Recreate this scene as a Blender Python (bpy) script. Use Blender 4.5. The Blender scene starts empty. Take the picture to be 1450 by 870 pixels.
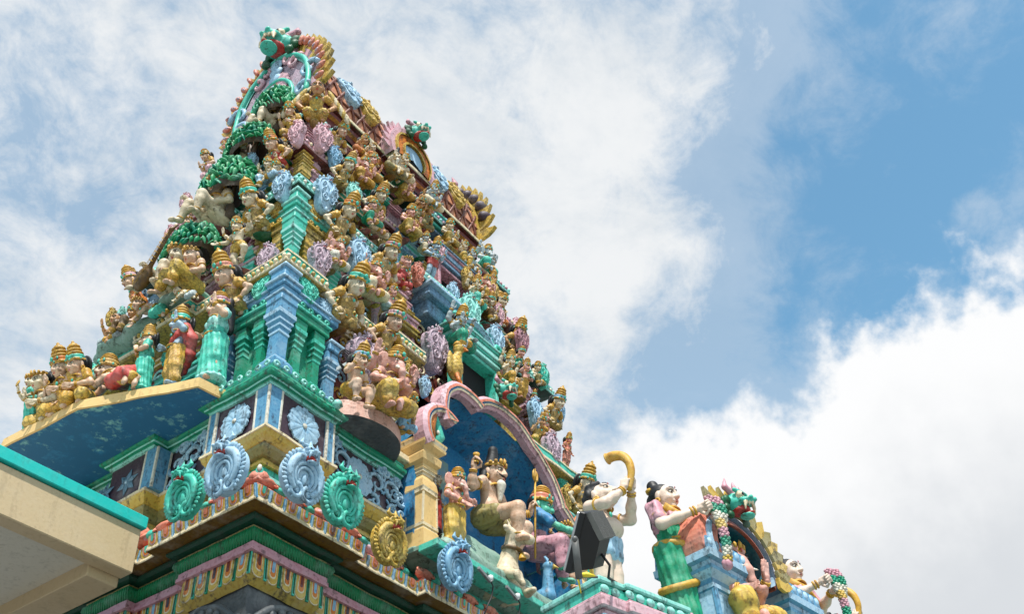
import bpy, math, random
import numpy as np
random.seed(11)
rng = np.random.default_rng(11)
scene = bpy.context.scene
COL = scene.collection
PI = math.pi
V3 = lambda *a: np.array(a, float)

# ------------------------------------------------------------------ camera
F_PX, C_X, C_Y = 1476.0, 725.0, 435.0          # focal length and centre for a 1450 px wide frame
pitch, yaw, roll = math.radians(42.25), math.radians(57.65), math.radians(-4.71)
_cp, _sp = math.cos(pitch), math.sin(pitch)
_f, _u, _r = V3(0, _cp, _sp), V3(0, -_sp, _cp), V3(1, 0, 0)
_cr, _sr = math.cos(roll), math.sin(roll)
_T = np.array([[math.cos(yaw), math.sin(yaw), 0], [-math.sin(yaw), math.cos(yaw), 0], [0, 0, 1]])
RT, UP, FW = _T @ (_cr*_r + _sr*_u), _T @ (-_sr*_r + _cr*_u), _T @ _f
CAM = V3(-6.5027, -7.5970, 1.6)

def ray(u, v):
    d = RT*(u-C_X)/F_PX - UP*(v-C_Y)/F_PX + FW
    return d/np.linalg.norm(d)
def at_x(u, v, x): d = ray(u, v); return CAM + d*(x-CAM[0])/d[0]
def at_y(u, v, y): d = ray(u, v); return CAM + d*(y-CAM[1])/d[1]
def at_z(u, v, z): d = ray(u, v); return CAM + d*(z-CAM[2])/d[2]
def proj(p):
    q = np.asarray(p, float)-CAM; w = q @ FW
    return C_X+F_PX*(q @ RT)/w, C_Y-F_PX*(q @ UP)/w

W, D = 8.8, 5.4                                   # plan of the tower: long face on x, short face on y
def setback(z): return 0.40+(z-9.8)*0.118
def on_face(face, u, v, off):
    """the point of the tower's sloping face (its near long face R or short face L) seen at u, v"""
    z = 12.0
    for _ in range(8):
        s = setback(z)-off
        p = at_y(u, v, s) if face == 'R' else at_x(u, v, s)
        z = p[2]
    return p

cam_d = bpy.data.cameras.new('camera'); cam_o = bpy.data.objects.new('camera', cam_d); COL.objects.link(cam_o)
from mathutils import Matrix, Vector
cam_o.matrix_world = Matrix(((RT[0], UP[0], -FW[0], CAM[0]), (RT[1], UP[1], -FW[1], CAM[1]), (RT[2], UP[2], -FW[2], CAM[2]), (0, 0, 0, 1)))
cam_d.sensor_width = 36; cam_d.lens = 36*F_PX/1450; cam_d.clip_end = 5000; cam_d.clip_start = 0.1
scene.camera = cam_o

# ------------------------------------------------------------------ materials
def lin(h):
    h = h.lstrip('#'); out = []
    for i in (0, 2, 4):
        c = int(h[i:i+2], 16)/255
        out.append(c/12.92 if c <= .04045 else ((c+.055)/1.055)**2.4)
    return tuple(out)
PAL = dict(white='cfc9ba', pale='c9b99d', skin='c9a78c', pinkskin='cd9a8b', tan='b8895c', grey='a3aeb0', bluegrey='93a9b8', green_skin='4fae93',
           gold='c69a38', yellow='c6a64a', ochre='ab9244', robe='b0924f', brown='5f4312', soffit='6b4d16', ribgreen='0c7a4c', cream='d9c9a8', teal='45b5a0', aqua='90d0c6',
           green='148a6c', deep='06512f', dark='0a3a2a', lblue='9cbcd0', sky='82adc8', blue='5a92b2', dblue='2a7ba8', navy='1a5f88', cyan='19b3b0', pink='cda5ad',
           lilac='bca6b2', rose='c08d98', salmon='d4826a', red='b23a30', orange='cf7a2c', black='17171a', hair='141416', purple='43333f', stone='7d7f80',
           darkstone='4b4f52', beige='c0aa86', tan2='d6b478', silver='b5b8b8', leaf='1d8f5c', bark='5a4632', maroon='6b2a22', khaki='8f8350', char='2a2b2d', brick='8a4f48', rawplaster='cfa595', terra='c78a68', greensari='17906a', tealdark='0f5560', mauve='8d7a80', turq='17b5ad', 
           rock='7f9a8c', plaster='c6bfae', brownroof='6f3b28', slateblue='6f93ae')
_mats = {}
CARVE = dict(gold=22, robe=15, ochre=13, yellow=16, lilac=15, rose=13, brick=11, khaki=18, accent=20, orange=15, salmon=15, slateblue=12, maroon=12)
DIRT = dict(plaster=.2, beige=.14, turq=.15, skinlight=.22, greensari=.3, gold=.4, navy=.3, pale=.5, skin=.5, pinkskin=.5)
def N(nt, t, **kw):
    n = nt.nodes.new(t)
    for k, v in kw.items(): setattr(n, k, v)
    return n
def paint(key, dirt=None, rough=None, bump='fine'):
    """weathered lime-and-oil paint on plaster"""
    name = key+'_paint'+('' if bump == 'fine' else '_'+bump)
    if name in _mats: return _mats[name]
    m = bpy.data.materials.new(name); m.use_nodes = True; nt = m.node_tree; L = nt.links.new
    b = nt.nodes['Principled BSDF']
    c = lin(PAL[key.rstrip('_')]); lum = sum(c)/3
    dirt = DIRT.get(key.rstrip('_'), .72 if lum > .12 else .5) if dirt is None else dirt
    b.inputs['Roughness'].default_value = .48 if rough is None else rough
    b.inputs['Specular IOR Level'].default_value = .4
    geo = N(nt, 'ShaderNodeNewGeometry')
    n1 = N(nt, 'ShaderNodeTexNoise'); n1.inputs['Scale'].default_value = 3.1; n1.inputs['Detail'].default_value = 8; n1.inputs['Roughness'].default_value = .65
    n2 = N(nt, 'ShaderNodeTexNoise'); n2.inputs['Scale'].default_value = 1.0; n2.inputs['Detail'].default_value = 7; n2.inputs['Roughness'].default_value = .7
    mp = N(nt, 'ShaderNodeMapping'); mp.inputs['Scale'].default_value = (9, 9, 1.6)
    n3 = N(nt, 'ShaderNodeTexNoise'); n3.inputs['Scale'].default_value = 24; n3.inputs['Detail'].default_value = 5
    L(geo.outputs['Position'], n1.inputs['Vector']); L(geo.outputs['Position'], mp.inputs['Vector']); L(mp.outputs[0], n2.inputs['Vector'])
    L(geo.outputs['Position'], n3.inputs['Vector'])
    def ramp(src, a, bb, lo, hi):
        r = N(nt, 'ShaderNodeMapRange'); r.inputs['From Min'].default_value = a; r.inputs['From Max'].default_value = bb
        r.inputs['To Min'].default_value = lo; r.inputs['To Max'].default_value = hi; L(src, r.inputs['Value']); return r.outputs[0]
    def mix(fac, a, bcol):
        x = N(nt, 'ShaderNodeMix'); x.data_type = 'RGBA'; L(fac, x.inputs['Factor'])
        if isinstance(a, tuple): x.inputs['A'].default_value = (*a, 1)
        else: L(a, x.inputs['A'])
        x.inputs['B'].default_value = (*bcol, 1); return x.outputs['Result']
    chalk = tuple(min(.8, v*.75+.16) for v in c) if lum > .03 else tuple(v*1.5+.012 for v in c)
    deep = tuple(v*v/(max(c)+.02)*.62+v*.2 for v in c)
    col = mix(ramp(n3.outputs['Fac'], .46, .66, 0, .12 if key in ('beige', 'plaster', 'tan2', 'turq', 'skinlight') else .6), c, deep)
    col = mix(ramp(n1.outputs['Fac'], .50, .66, 0, .18 if key in ('beige', 'plaster', 'tan2', 'turq', 'skinlight') else .6), col, chalk)
    gm = N(nt, 'ShaderNodeMath', operation='MULTIPLY_ADD'); L(n3.outputs['Fac'], gm.inputs[0]); gm.inputs[1].default_value = .45; L(n2.outputs['Fac'], gm.inputs[2])
    col = mix(ramp(gm.outputs[0], .76, .90, 0, dirt), col, (.04, .035, .029))
    carve = CARVE.get(key)
    if carve and bump == 'fine':                      # ornament lines painted dark like the shaded crevices of carving
        wv = N(nt, 'ShaderNodeVectorMath', operation='MULTIPLY_ADD'); L(n3.outputs['Color'], wv.inputs[0]); wv.inputs[1].default_value = (.035,)*3; L(geo.outputs['Position'], wv.inputs[2])
        vo = N(nt, 'ShaderNodeTexVoronoi'); vo.feature = 'DISTANCE_TO_EDGE'; vo.inputs['Scale'].default_value = carve; L(wv.outputs[0], vo.inputs['Vector'])
        ln_ = ramp(vo.outputs['Distance'], .0, .13, .60, 0); col = mix(ln_, col, tuple(v*.18+.008 for v in c))
    L(col, b.inputs['Base Color'])
    bp = N(nt, 'ShaderNodeBump'); bp.inputs['Strength'].default_value = .55 if key in CARVE else .16 if key in ('beige', 'plaster', 'tan2', 'turq', 'navy') else .34; bp.inputs['Distance'].default_value = .013
    if bump == 'rib':
        sx = N(nt, 'ShaderNodeSeparateXYZ'); L(geo.outputs['Position'], sx.inputs[0])
        su = N(nt, 'ShaderNodeMath', operation='SUBTRACT'); L(sx.outputs['X'], su.inputs[0]); L(sx.outputs['Y'], su.inputs[1])
        ml = N(nt, 'ShaderNodeMath', operation='MULTIPLY'); L(su.outputs[0], ml.inputs[0]); ml.inputs[1].default_value = 150
        sn = N(nt, 'ShaderNodeMath', operation='SINE'); L(ml.outputs[0], sn.inputs[0])
        bp.inputs['Distance'].default_value = .02; bp.inputs['Strength'].default_value = .6; L(sn.outputs[0], bp.inputs['Height'])
    else:
        L(n3.outputs['Fac'], bp.inputs['Height'])
    L(bp.outputs[0], b.inputs['Normal'])
    rr = ramp(n1.outputs['Fac'], .3, .7, .38, .68) if rough is None else None
    if rr: L(rr, b.inputs['Roughness'])
    _mats[name] = m; return m
def plain(name, rgb, rough=.5, metal=0.0, trans=None):
    if name in _mats: return _mats[name]
    m = bpy.data.materials.new(name); m.use_nodes = True; b = m.node_tree.nodes['Principled BSDF']
    nt = m.node_tree
    n = N(nt, 'ShaderNodeTexNoise'); n.inputs['Scale'].default_value = 14; n.inputs['Detail'].default_value = 6
    g = N(nt, 'ShaderNodeNewGeometry'); nt.links.new(g.outputs['Position'], n.inputs['Vector'])
    x = N(nt, 'ShaderNodeMix'); x.data_type = 'RGBA'; nt.links.new(n.outputs['Fac'], x.inputs['Factor'])
    x.inputs['A'].default_value = (*[v*.7 for v in rgb], 1); x.inputs['B'].default_value = (*[min(1, v*1.3) for v in rgb], 1)
    nt.links.new(x.outputs['Result'], b.inputs['Base Color'])
    b.inputs['Roughness'].default_value = rough; b.inputs['Metallic'].default_value = metal
    _mats[name] = m; return m
P = paint

# ------------------------------------------------------------------ mesh builder
def rotz(a): c, s = math.cos(a), math.sin(a); return np.array([[c, -s, 0], [s, c, 0], [0, 0, 1.]])
def rotx(a): c, s = math.cos(a), math.sin(a); return np.array([[1., 0, 0], [0, c, -s], [0, s, c]])
def roty(a): c, s = math.cos(a), math.sin(a); return np.array([[c, 0, s], [0, 1., 0], [-s, 0, c]])
def frame(d):
    """rotation whose z column is d"""
    d = np.asarray(d, float); d = d/np.linalg.norm(d)
    a = V3(0, 0, 1) if abs(d[2]) < .9 else V3(1, 0, 0)
    x = np.cross(a, d); x /= np.linalg.norm(x); y = np.cross(d, x)
    return np.array([x, y, d]).T
class MB:
    def __init__(s): s.v = []; s.f = []; s.m = []; s.s = []; s.n = 0
    def add(s, v, f, mat=0, smooth=False):
        v = np.asarray(v, float).reshape(-1, 3); o = s.n; s.v.append(v); s.n += len(v)
        s.f.extend([tuple(i+o for i in q) for q in f])
        s.m.extend(mat if isinstance(mat, (list, np.ndarray)) else [mat]*len(f)); s.s.extend([smooth]*len(f))
    def merge(s, o, R=None, t=None, sc=1.0, matmap=None):
        R = np.eye(3) if R is None else R; t = np.zeros(3) if t is None else np.asarray(t, float)
        off = s.n
        v = np.vstack(o.v)*sc @ R.T + t; s.v.append(v); s.n += len(v)
        flip = np.linalg.det(R) < 0
        s.f.extend([tuple(i+off for i in (q[::-1] if flip else q)) for q in o.f]); s.m.extend([matmap[i] for i in o.m] if matmap else o.m); s.s.extend(o.s)
    def box(s, c, h, R=None, mat=0, bev=0.0):
        R = np.eye(3) if R is None else R; h = np.asarray(h, float); c = np.asarray(c, float)
        b = min(bev, .45*h.min())
        if b <= 0:
            v = np.array([[x, y, z] for x in (-1, 1) for y in (-1, 1) for z in (-1, 1)])*h
            f = [(0, 1, 3, 2), (4, 6, 7, 5), (0, 4, 5, 1), (2, 3, 7, 6), (0, 2, 6, 4), (1, 5, 7, 3)]
        else:
            v = []; idx = {}
            for x in (-1, 1):
                for y in (-1, 1):
                    for z in (-1, 1):
                        for k in range(3):
                            p = np.array([x, y, z])*h
                            for q in range(3):
                                if q != k: p[q] -= np.sign(p[q])*b
                            idx[(x, y, z, k)] = len(v); v.append(p)
            f = []
            for k in range(3):
                o1, o2 = (k+1) % 3, (k+2) % 3
                for sg in (-1, 1):
                    q = []
                    for a, bb in ((-1, -1), (1, -1), (1, 1), (-1, 1)):
                        t = [0, 0, 0]; t[k] = sg; t[o1] = a; t[o2] = bb; q.append(idx[(*t, k)])
                    f.append(tuple(q if sg > 0 else q[::-1]))
            for k in range(3):
                o1, o2 = (k+1) % 3, (k+2) % 3
                for a in (-1, 1):
                    for bb in (-1, 1):
                        q = []
                        for sg in (-1, 1):
                            t = [0, 0, 0]; t[k] = sg; t[o1] = a; t[o2] = bb
                            q.append((idx[(*t, o1)], idx[(*t, o2)]))
                        f.append((q[0][0], q[0][1], q[1][1], q[1][0]))
            for x in (-1, 1):
                for y in (-1, 1):
                    for z in (-1, 1): f.append(tuple(idx[(x, y, z, k)] for k in range(3)))
            v = np.array(v)
            f2 = []
            for q in f:
                p = v[list(q)]; nrm = np.cross(p[1]-p[0], p[2]-p[0])
                f2.append(q if nrm @ p.mean(0) > 0 else q[::-1])
            f = f2
        s.add(v @ R.T + c, f, mat)
    def sqloft(s, c, prof, mat=0, rot=0.0, asp=1.0):
        """square pillar of changing half-width: prof = [(z, half)]"""
        R = rotz(rot); vs = []
        for z, h in prof:
            hx, hy = (h if np.ndim(h) == 0 else h[0]), (h*asp if np.ndim(h) == 0 else h[1])
            vs += [V3(-hx, -hy, z), V3(hx, -hy, z), V3(hx, hy, z), V3(-hx, hy, z)]
        f = []; n = len(prof)
        for i in range(n-1):
            for k in range(4): a, b = i*4+k, i*4+(k+1) % 4; f.append((a, b, b+4, a+4))
        f += [(3, 2, 1, 0), tuple((n-1)*4+k for k in range(4))]
        mm = mat if not isinstance(mat, list) else [mat[i] for i in range(n-1) for _ in range(4)]+[mat[0], mat[-1]]
        s.add(np.array(vs) @ R.T+np.asarray(c, float), f, mm)
    def lathe(s, prof, c=(0, 0, 0), n=16, mat=0, R=None, smooth=True, asp=1.0, a0=0.0, a1=2*PI):
        R = np.eye(3) if R is None else R
        full = abs(a1-a0-2*PI) < 1e-6; k = n if full else n+1
        an = a0+(a1-a0)*np.arange(k)/n
        vs = np.array([[r*math.cos(a), r*asp*math.sin(a), z] for z, r in prof for a in an]); f = []; mm = []
        for i in range(len(prof)-1):
            for j in range(n):
                j2 = (j+1) % k; f.append((i*k+j, i*k+j2, (i+1)*k+j2, (i+1)*k+j)); mm.append(mat[i] if isinstance(mat, list) else mat)
        s.add(vs @ R.T+np.asarray(c, float), f, mm, smooth)
    def tube(s, pts, r, n=8, mat=0, smooth=True, closed=False, flat=1.0):
        pts = np.asarray(pts, float); k = len(pts); rr = np.broadcast_to(r, (k,)); vs = []; up = None
        for i in range(k):
            a = pts[(i+1) % k] if (closed or i < k-1) else pts[i]; b = pts[i-1] if (closed or i > 0) else pts[i]
            d = a-b; d /= np.linalg.norm(d)+1e-12
            if up is None:
                up = V3(0, 0, 1) if abs(d[2]) < .9 else V3(1, 0, 0)
            x = np.cross(up, d); x /= np.linalg.norm(x)+1e-12; y = np.cross(d, x); up = y
            for j in range(n):
                t = 2*PI*j/n; vs.append(pts[i]+rr[i]*(x*math.cos(t)+y*math.sin(t)*flat))
        f = []
        for i in range(k if closed else k-1):
            for j in range(n):
                a, b = i*n+j, i*n+(j+1) % n; c2, d2 = ((i+1) % k)*n+(j+1) % n, ((i+1) % k)*n+j; f.append((a, b, c2, d2))
        if not closed: f += [tuple(range(n-1, -1, -1)), tuple((k-1)*n+j for j in range(n))]
        s.add(vs, f, mat, smooth)
    def ell(s, c, r, R=None, n=10, mat=0):
        R = np.eye(3) if R is None else R; m = max(5, n//2+1); vs = []
        for i in range(m+1):
            t = PI*i/m
            for j in range(n): p = 2*PI*j/n; vs.append(V3(math.sin(t)*math.cos(p)*r[0], math.sin(t)*math.sin(p)*r[1], -math.cos(t)*r[2]))
        f = [(i*n+j, i*n+(j+1) % n, (i+1)*n+(j+1) % n, (i+1)*n+j) for i in range(m) for j in range(n)]
        s.add(np.array(vs) @ R.T+np.asarray(c, float), f, mat, True)
    def torus(s, c, R, a, r, n=20, k=7, mat=0, b=None):
        b = a if b is None else b
        s.tube([np.asarray(c, float)+R @ V3(a*math.cos(2*PI*i/n), b*math.sin(2*PI*i/n), 0) for i in range(n)], r, k, mat, True, True)
    def sweep(s, prof, path, closed=True, mat=0, smooth=False):
        """prof = [(outward offset, z)] carried round a plan polygon (counter-clockwise, outward = right of travel)"""
        path = np.asarray(path, float); n = len(path); offs = []
        for i in range(n):
            e1 = path[i]-path[i-1] if (closed or i > 0) else None
            e2 = path[(i+1) % n]-path[i] if (closed or i < n-1) else None
            ns = [V3(e[1], -e[0], 0)[:2]/np.linalg.norm(e) for e in (e1, e2) if e is not None]
            if len(ns) == 1: offs.append(ns[0])
            else:
                b = ns[0]+ns[1]; offs.append(b/(1+ns[0] @ ns[1]+1e-9))
        offs = np.array(offs); k = len(prof); vs = []; cnt = []
        for i in range(n): cnt.append(1 if (i == n-1 and not closed) else int(np.linalg.norm(path[(i+1) % n]-path[i])/.22)+1)   # short steps, so that hand-laid plaster can waver
        for o, z in prof:
            c = path+offs*o
            for i in range(n):
                for q in range(cnt[i]): t = q/cnt[i]; p_ = c[i]*(1-t)+c[(i+1) % n]*t; vs.append((p_[0], p_[1], z))
        N_ = sum(cnt); f = []; mm = []
        for j in range(k-1):
            for i in range(N_ if closed else N_-1):
                i2 = (i+1) % N_; f.append((j*N_+i, j*N_+i2, (j+1)*N_+i2, (j+1)*N_+i)); mm.append(mat[j] if isinstance(mat, list) else mat)
        s.add(vs, f, mm, smooth)
    def plate(s, poly, R, t, th, mat=0, side=None):
        """outline poly (x, y) given a thickness th along local z"""
        p = np.array([(x, y, 0) for x, y in poly]); n = len(p)
        v = np.vstack([p, p+V3(0, 0, th)]) @ np.asarray(R).T+np.asarray(t, float)
        f = [tuple(range(n-1, -1, -1)), tuple(range(n, 2*n))]+[(i, (i+1) % n, n+(i+1) % n, n+i) for i in range(n)]
        s.add(v, f, [mat, mat]+[mat if side is None else side]*n)
    def mesh(s, name, mats):
        me = bpy.data.meshes.new(name)
        v = np.vstack(s.v); me.from_pydata(v.tolist(), [], s.f)
        for m in mats: me.materials.append(m)
        me.polygons.foreach_set('material_index', np.array(s.m, np.int32)); me.polygons.foreach_set('use_smooth', np.array(s.s, bool))
        me.update(); return me
    def build(s, name, mats, parent=None, loc=None):
        return link(name, s.mesh(name, mats if isinstance(mats, list) else [mats]), parent, loc)
def link(name, data, parent=None, loc=None):
    o = bpy.data.objects.new(name, data); COL.objects.link(o)
    if loc is not None: o.location = [float(x) for x in loc]
    if parent is not None: o.parent = parent
    return o
def tag(o, label=None, cat=None, group=None, kind=None):
    for k, v in (('label', label), ('category', cat), ('group', group), ('kind', kind)):
        if v: o[k] = v
    return o
def thing(name, label, cat, loc=(0, 0, 0), group=None, rz=0.0):
    o = link(name, None, None, loc); o.rotation_euler = (0, 0, rz); o.empty_display_size = .1
    return tag(o, label, cat, group)

# ------------------------------------------------------------------ modelling by distance fields
def sdf(Pt, prims, k):
    """smooth union of primitives at points Pt (n, 3) -> distance, index of the nearest primitive's material"""
    d = np.full(len(Pt), 9.0); best = np.full(len(Pt), 9.0); mi = np.zeros(len(Pt), np.int32)
    for p in prims:
        t = p[0]; mat = p[-1]
        if t in 'cC':
            a, b, ra, rb = np.asarray(p[1], float), np.asarray(p[2], float), p[3], p[4]; ab = b-a
            h = np.clip(((Pt-a) @ ab)/(ab @ ab+1e-12), 0, 1); q = np.linalg.norm(Pt-a-h[:, None]*ab, axis=1)-(ra+(rb-ra)*h)
        elif t in 'eE':
            c, r, R = np.asarray(p[1], float), np.asarray(p[2], float), p[3]
            x = (Pt-c) if R is None else (Pt-c) @ R
            k0 = np.linalg.norm(x/r, axis=1); k1 = np.linalg.norm(x/(r*r), axis=1)+1e-9; q = k0*(k0-1)/k1
        elif t == 'b':
            c, h, rr, R = np.asarray(p[1], float), np.asarray(p[2], float), p[3], p[4]
            x = np.abs((Pt-c) if R is None else (Pt-c) @ R)-h+rr
            q = np.linalg.norm(np.maximum(x, 0), axis=1)+np.minimum(x.max(1), 0)-rr
        elif t == 't':
            c, R, A, r = np.asarray(p[1], float), p[2], p[3], p[4]; x = (Pt-c) if R is None else (Pt-c) @ R
            q = np.hypot(np.hypot(x[:, 0], x[:, 1])-A, x[:, 2])-r
        if t in 'CE':                                # capitals carve
            h = np.clip(.5-.5*(q+d)/k, 0, 1); d = d*(1-h)-q*h+k*h*(1-h); continue
        w = q < best; best[w] = q[w]; mi[w] = mat
        h = np.clip(.5+.5*(d-q)/k, 0, 1); d = d*(1-h)+q*h-k*h*(1-h)
    return d, mi
def surfnet(prims, res, k=.02, disp=None):
    lo = np.full(3, 9.); hi = np.full(3, -9.)
    for p in prims:
        if p[0] == 'c':
            for q, r in ((p[1], p[3]), (p[2], p[4])): lo = np.minimum(lo, np.asarray(q)-r); hi = np.maximum(hi, np.asarray(q)+r)
        elif p[0] in 'eb': r = max(p[2]) if (p[3 if p[0] == 'e' else 4] is not None) else np.asarray(p[2]); lo = np.minimum(lo, np.asarray(p[1])-r); hi = np.maximum(hi, np.asarray(p[1])+r)
        elif p[0] == 't': lo = np.minimum(lo, np.asarray(p[1])-p[3]-p[4]); hi = np.maximum(hi, np.asarray(p[1])+p[3]+p[4])
    lo -= 3*res; hi += 3*res
    n = np.ceil((hi-lo)/res).astype(int)+1
    g = np.stack(np.meshgrid(*[lo[i]+res*np.arange(n[i]) for i in range(3)], indexing='ij'), -1)
    d, _ = sdf(g.reshape(-1, 3), prims, k)
    if disp is not None: d = d+disp(g.reshape(-1, 3))
    Fd = d.reshape(n); c = n-1
    sl = lambda o: tuple(slice(o[i], o[i]+c[i]) for i in range(3))
    acc = np.zeros((*c, 3)); cnt = np.zeros(c)
    cor = [(i, j, l) for i in (0, 1) for j in (0, 1) for l in (0, 1)]
    for a in cor:
        for ax in range(3):
            if a[ax]: continue
            b = list(a); b[ax] = 1; f0, f1 = Fd[sl(a)], Fd[sl(b)]; m = (f0 < 0) != (f1 < 0)
            t = np.where(m, f0/np.where(m, f0-f1, 1), 0)
            for q in range(3): acc[..., q] += np.where(m, a[q]+(t if q == ax else 0), 0)
            cnt += m
    act = cnt > 0; ids = np.full(c, -1); ids[act] = np.arange(act.sum())
    pos = acc[act]/cnt[act][:, None]; cell = np.argwhere(act); vs = lo+res*(cell+pos)
    faces = []
    for ax in range(3):
        o1, o2 = (ax+1) % 3, (ax+2) % 3
        s0 = [slice(1, None)]*3; s0[ax] = slice(0, n[ax]-1); s1 = [slice(1, None)]*3; s1[ax] = slice(1, n[ax])
        s0 = [slice(1, n[i]-1) if i != ax else slice(0, n[i]-1) for i in range(3)]; s1 = [slice(1, n[i]-1) if i != ax else slice(1, n[i]) for i in range(3)]
        f0, f1 = Fd[tuple(s0)], Fd[tuple(s1)]; m = np.argwhere((f0 < 0) != (f1 < 0)); neg = (f0 < 0)[tuple(m.T)]
        base = m.copy(); base[:, o1] += 1; base[:, o2] += 1
        def cid(d1, d2):
            q = base.copy(); q[:, o1] += d1; q[:, o2] += d2; return ids[tuple(q.T)]
        q = np.stack([cid(-1, -1), cid(0, -1), cid(0, 0), cid(-1, 0)], 1); q[~neg] = q[~neg][:, ::-1]; faces.append(q)
    fc = np.vstack(faces); ctr = vs[fc].mean(1); _, mi = sdf(ctr, prims, k)
    mb = MB(); mb.add(vs, [tuple(x) for x in fc.tolist()], mi.tolist(), True); return mb
# ------------------------------------------------------------------ painted plaster figures (local: facing -y, up z, 1 unit tall without the crown)
_hc = {}
def hand_mb(kind, res):
    key = ('hand', kind, res)
    if key in _hc: return _hc[key]
    pr = [('c', (0, 0, -.012), (0, 0, .018), .016, .019, 0), ('b', (0, .002, .034), (.026, .011, .028), .009, None, 0)]
    curl = {'open': .06, 'relax': .45, 'grip': 1.25}[kind]
    for i, (x, l) in enumerate(((-.021, .034), (-.007, .043), (.007, .046), (.021, .041))):
        a = V3(x, 0, .058); sp = x*1.6
        d1 = V3(sp, -math.sin(curl*.7), math.cos(curl*.7)); b = a+d1*l*.62
        d2 = V3(sp*.6, -math.sin(curl*1.9), math.cos(curl*1.9)); c = b+d2*l*.62
        pr += [('c', a, b, .0078, .0074, 0), ('c', b, c, .0072, .0058, 0)]
    tb = .35 if kind != 'grip' else .9
    pr += [('c', (.021, -.004, .012), (.040, -.014*(1+tb), .034), .0095, .0085, 0), ('c', (.040, -.014*(1+tb), .034), (.040-.012*tb, -.02*(1+tb), .058), .008, .0062, 0)]
    _hc[key] = surfnet(pr, res, .006); return _hc[key]

def head_parts(kind, res):
    """face in head space: centre of the skull at 0, facing -y; slots 0 skin 1 white 2 black 3 red"""
    key = ('head', kind, res)
    if key in _hc: return _hc[key]
    if kind == 'elephant':
        pr = [('e', (0, .01, .01), (.066, .07, .068), None, 0), ('e', (0, -.035, -.03), (.05, .05, .055), None, 0),
              ('e', (.025, -.035, .045), (.034, .035, .032), None, 0), ('e', (-.025, -.035, .045), (.034, .035, .032), None, 0),
              ('c', (0, -.07, -.03), (.005, -.10, -.09), .033, .026, 0), ('c', (.005, -.10, -.09), (.02, -.105, -.15), .026, .021, 0),
              ('c', (.02, -.105, -.15), (.055, -.11, -.185), .021, .017, 0), ('c', (.055, -.11, -.185), (.09, -.12, -.17), .017, .014, 0)]
        for sg in (-1, 1):
            pr += [('e', (sg*.105, .02, -.015), (.055, .011, .075), rotz(sg*.35), 0), ('c', (sg*.035, -.075, -.06), (sg*.05, -.125, -.085), .011, .005, 1)]
        b = surfnet(pr, res, .016); f = MB()
        for sg in (-1, 1):
            f.ell((sg*.044, -.066, .0), (.013, .008, .008), rotz(sg*.5), 8, 1); f.ell((sg*.046, -.073, .0), (.006, .004, .006), None, 8, 2)
            f.tube([(sg*.028, -.072, .012), (sg*.045, -.072, .017), (sg*.06, -.058, .01)], .0035, 5, 2)
        f.ell((0, -.078, .035), (.008, .004, .014), None, 6, 3)
        _hc[key] = (b, f); return _hc[key]
    pr = [('e', (0, .014, .012), (.061, .070, .066), None, 0), ('e', (0, -.016, -.022), (.050, .053, .068), None, 0),
          ('e', (0, -.046, -.074), (.022, .02, .017), None, 0), ('c', (0, -.068, .012), (0, -.083, -.024), .008, .0125, 0),
          ('e', (.011, -.074, -.027), (.008, .009, .007), None, 0), ('e', (-.011, -.074, -.027), (.008, .009, .007), None, 0),
          ('e', (0, -.063, -.05), (.022, .011, .009), None, 0)]
    for sg in (-1, 1):
        pr += [('e', (sg*.029, -.046, -.03), (.021, .019, .022), None, 0), ('e', (sg*.062, .012, -.012), (.008, .017, .028), rotz(sg*.3), 0),
               ('c', (sg*.011, -.062, .027), (sg*.04, -.047, .026), .008, .008, 0), ('C', (sg*.019, -.070, .007), (sg*.032, -.064, .007), .010, .010, 0)]
    b = surfnet(pr, res, .012); f = MB()
    for sg in (-1, 1):
        f.ell((sg*.025, -.0555, .006), (.0155, .0085, .0072), rotz(sg*.38), 10, 1); f.ell((sg*.0255, -.0625, .005), (.0062, .004, .0064), None, 8, 2)
        f.tube([(sg*.008, -.0625, .009), (sg*.018, -.066, .0165), (sg*.03, -.0615, .0165), (sg*.043, -.051, .008)], .0020, 5, 2)
        f.tube([(sg*.008, -.069, .026), (sg*.02, -.0685, .034), (sg*.034, -.059, .034), (sg*.047, -.047, .025)], .0021, 5, 2)
    f.ell((0, -.0705, -.045), (.0165, .0055, .0042), None, 8, 3); f.ell((0, -.0690, -.0535), (.0135, .006, .0048), None, 8, 3)
    f.ell((0, -.0715, .037), (.0045, .003, .0075), None, 6, 3)
    if kind == 'moustache':
        for sg in (-1, 1): f.tube([(0, -.077, -.036), (sg*.018, -.073, -.039), (sg*.038, -.06, -.032), (sg*.05, -.05, -.018)], [.004, .006, .005, .002], 6, 2)
    _hc[key] = (b, f); return _hc[key]

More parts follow.
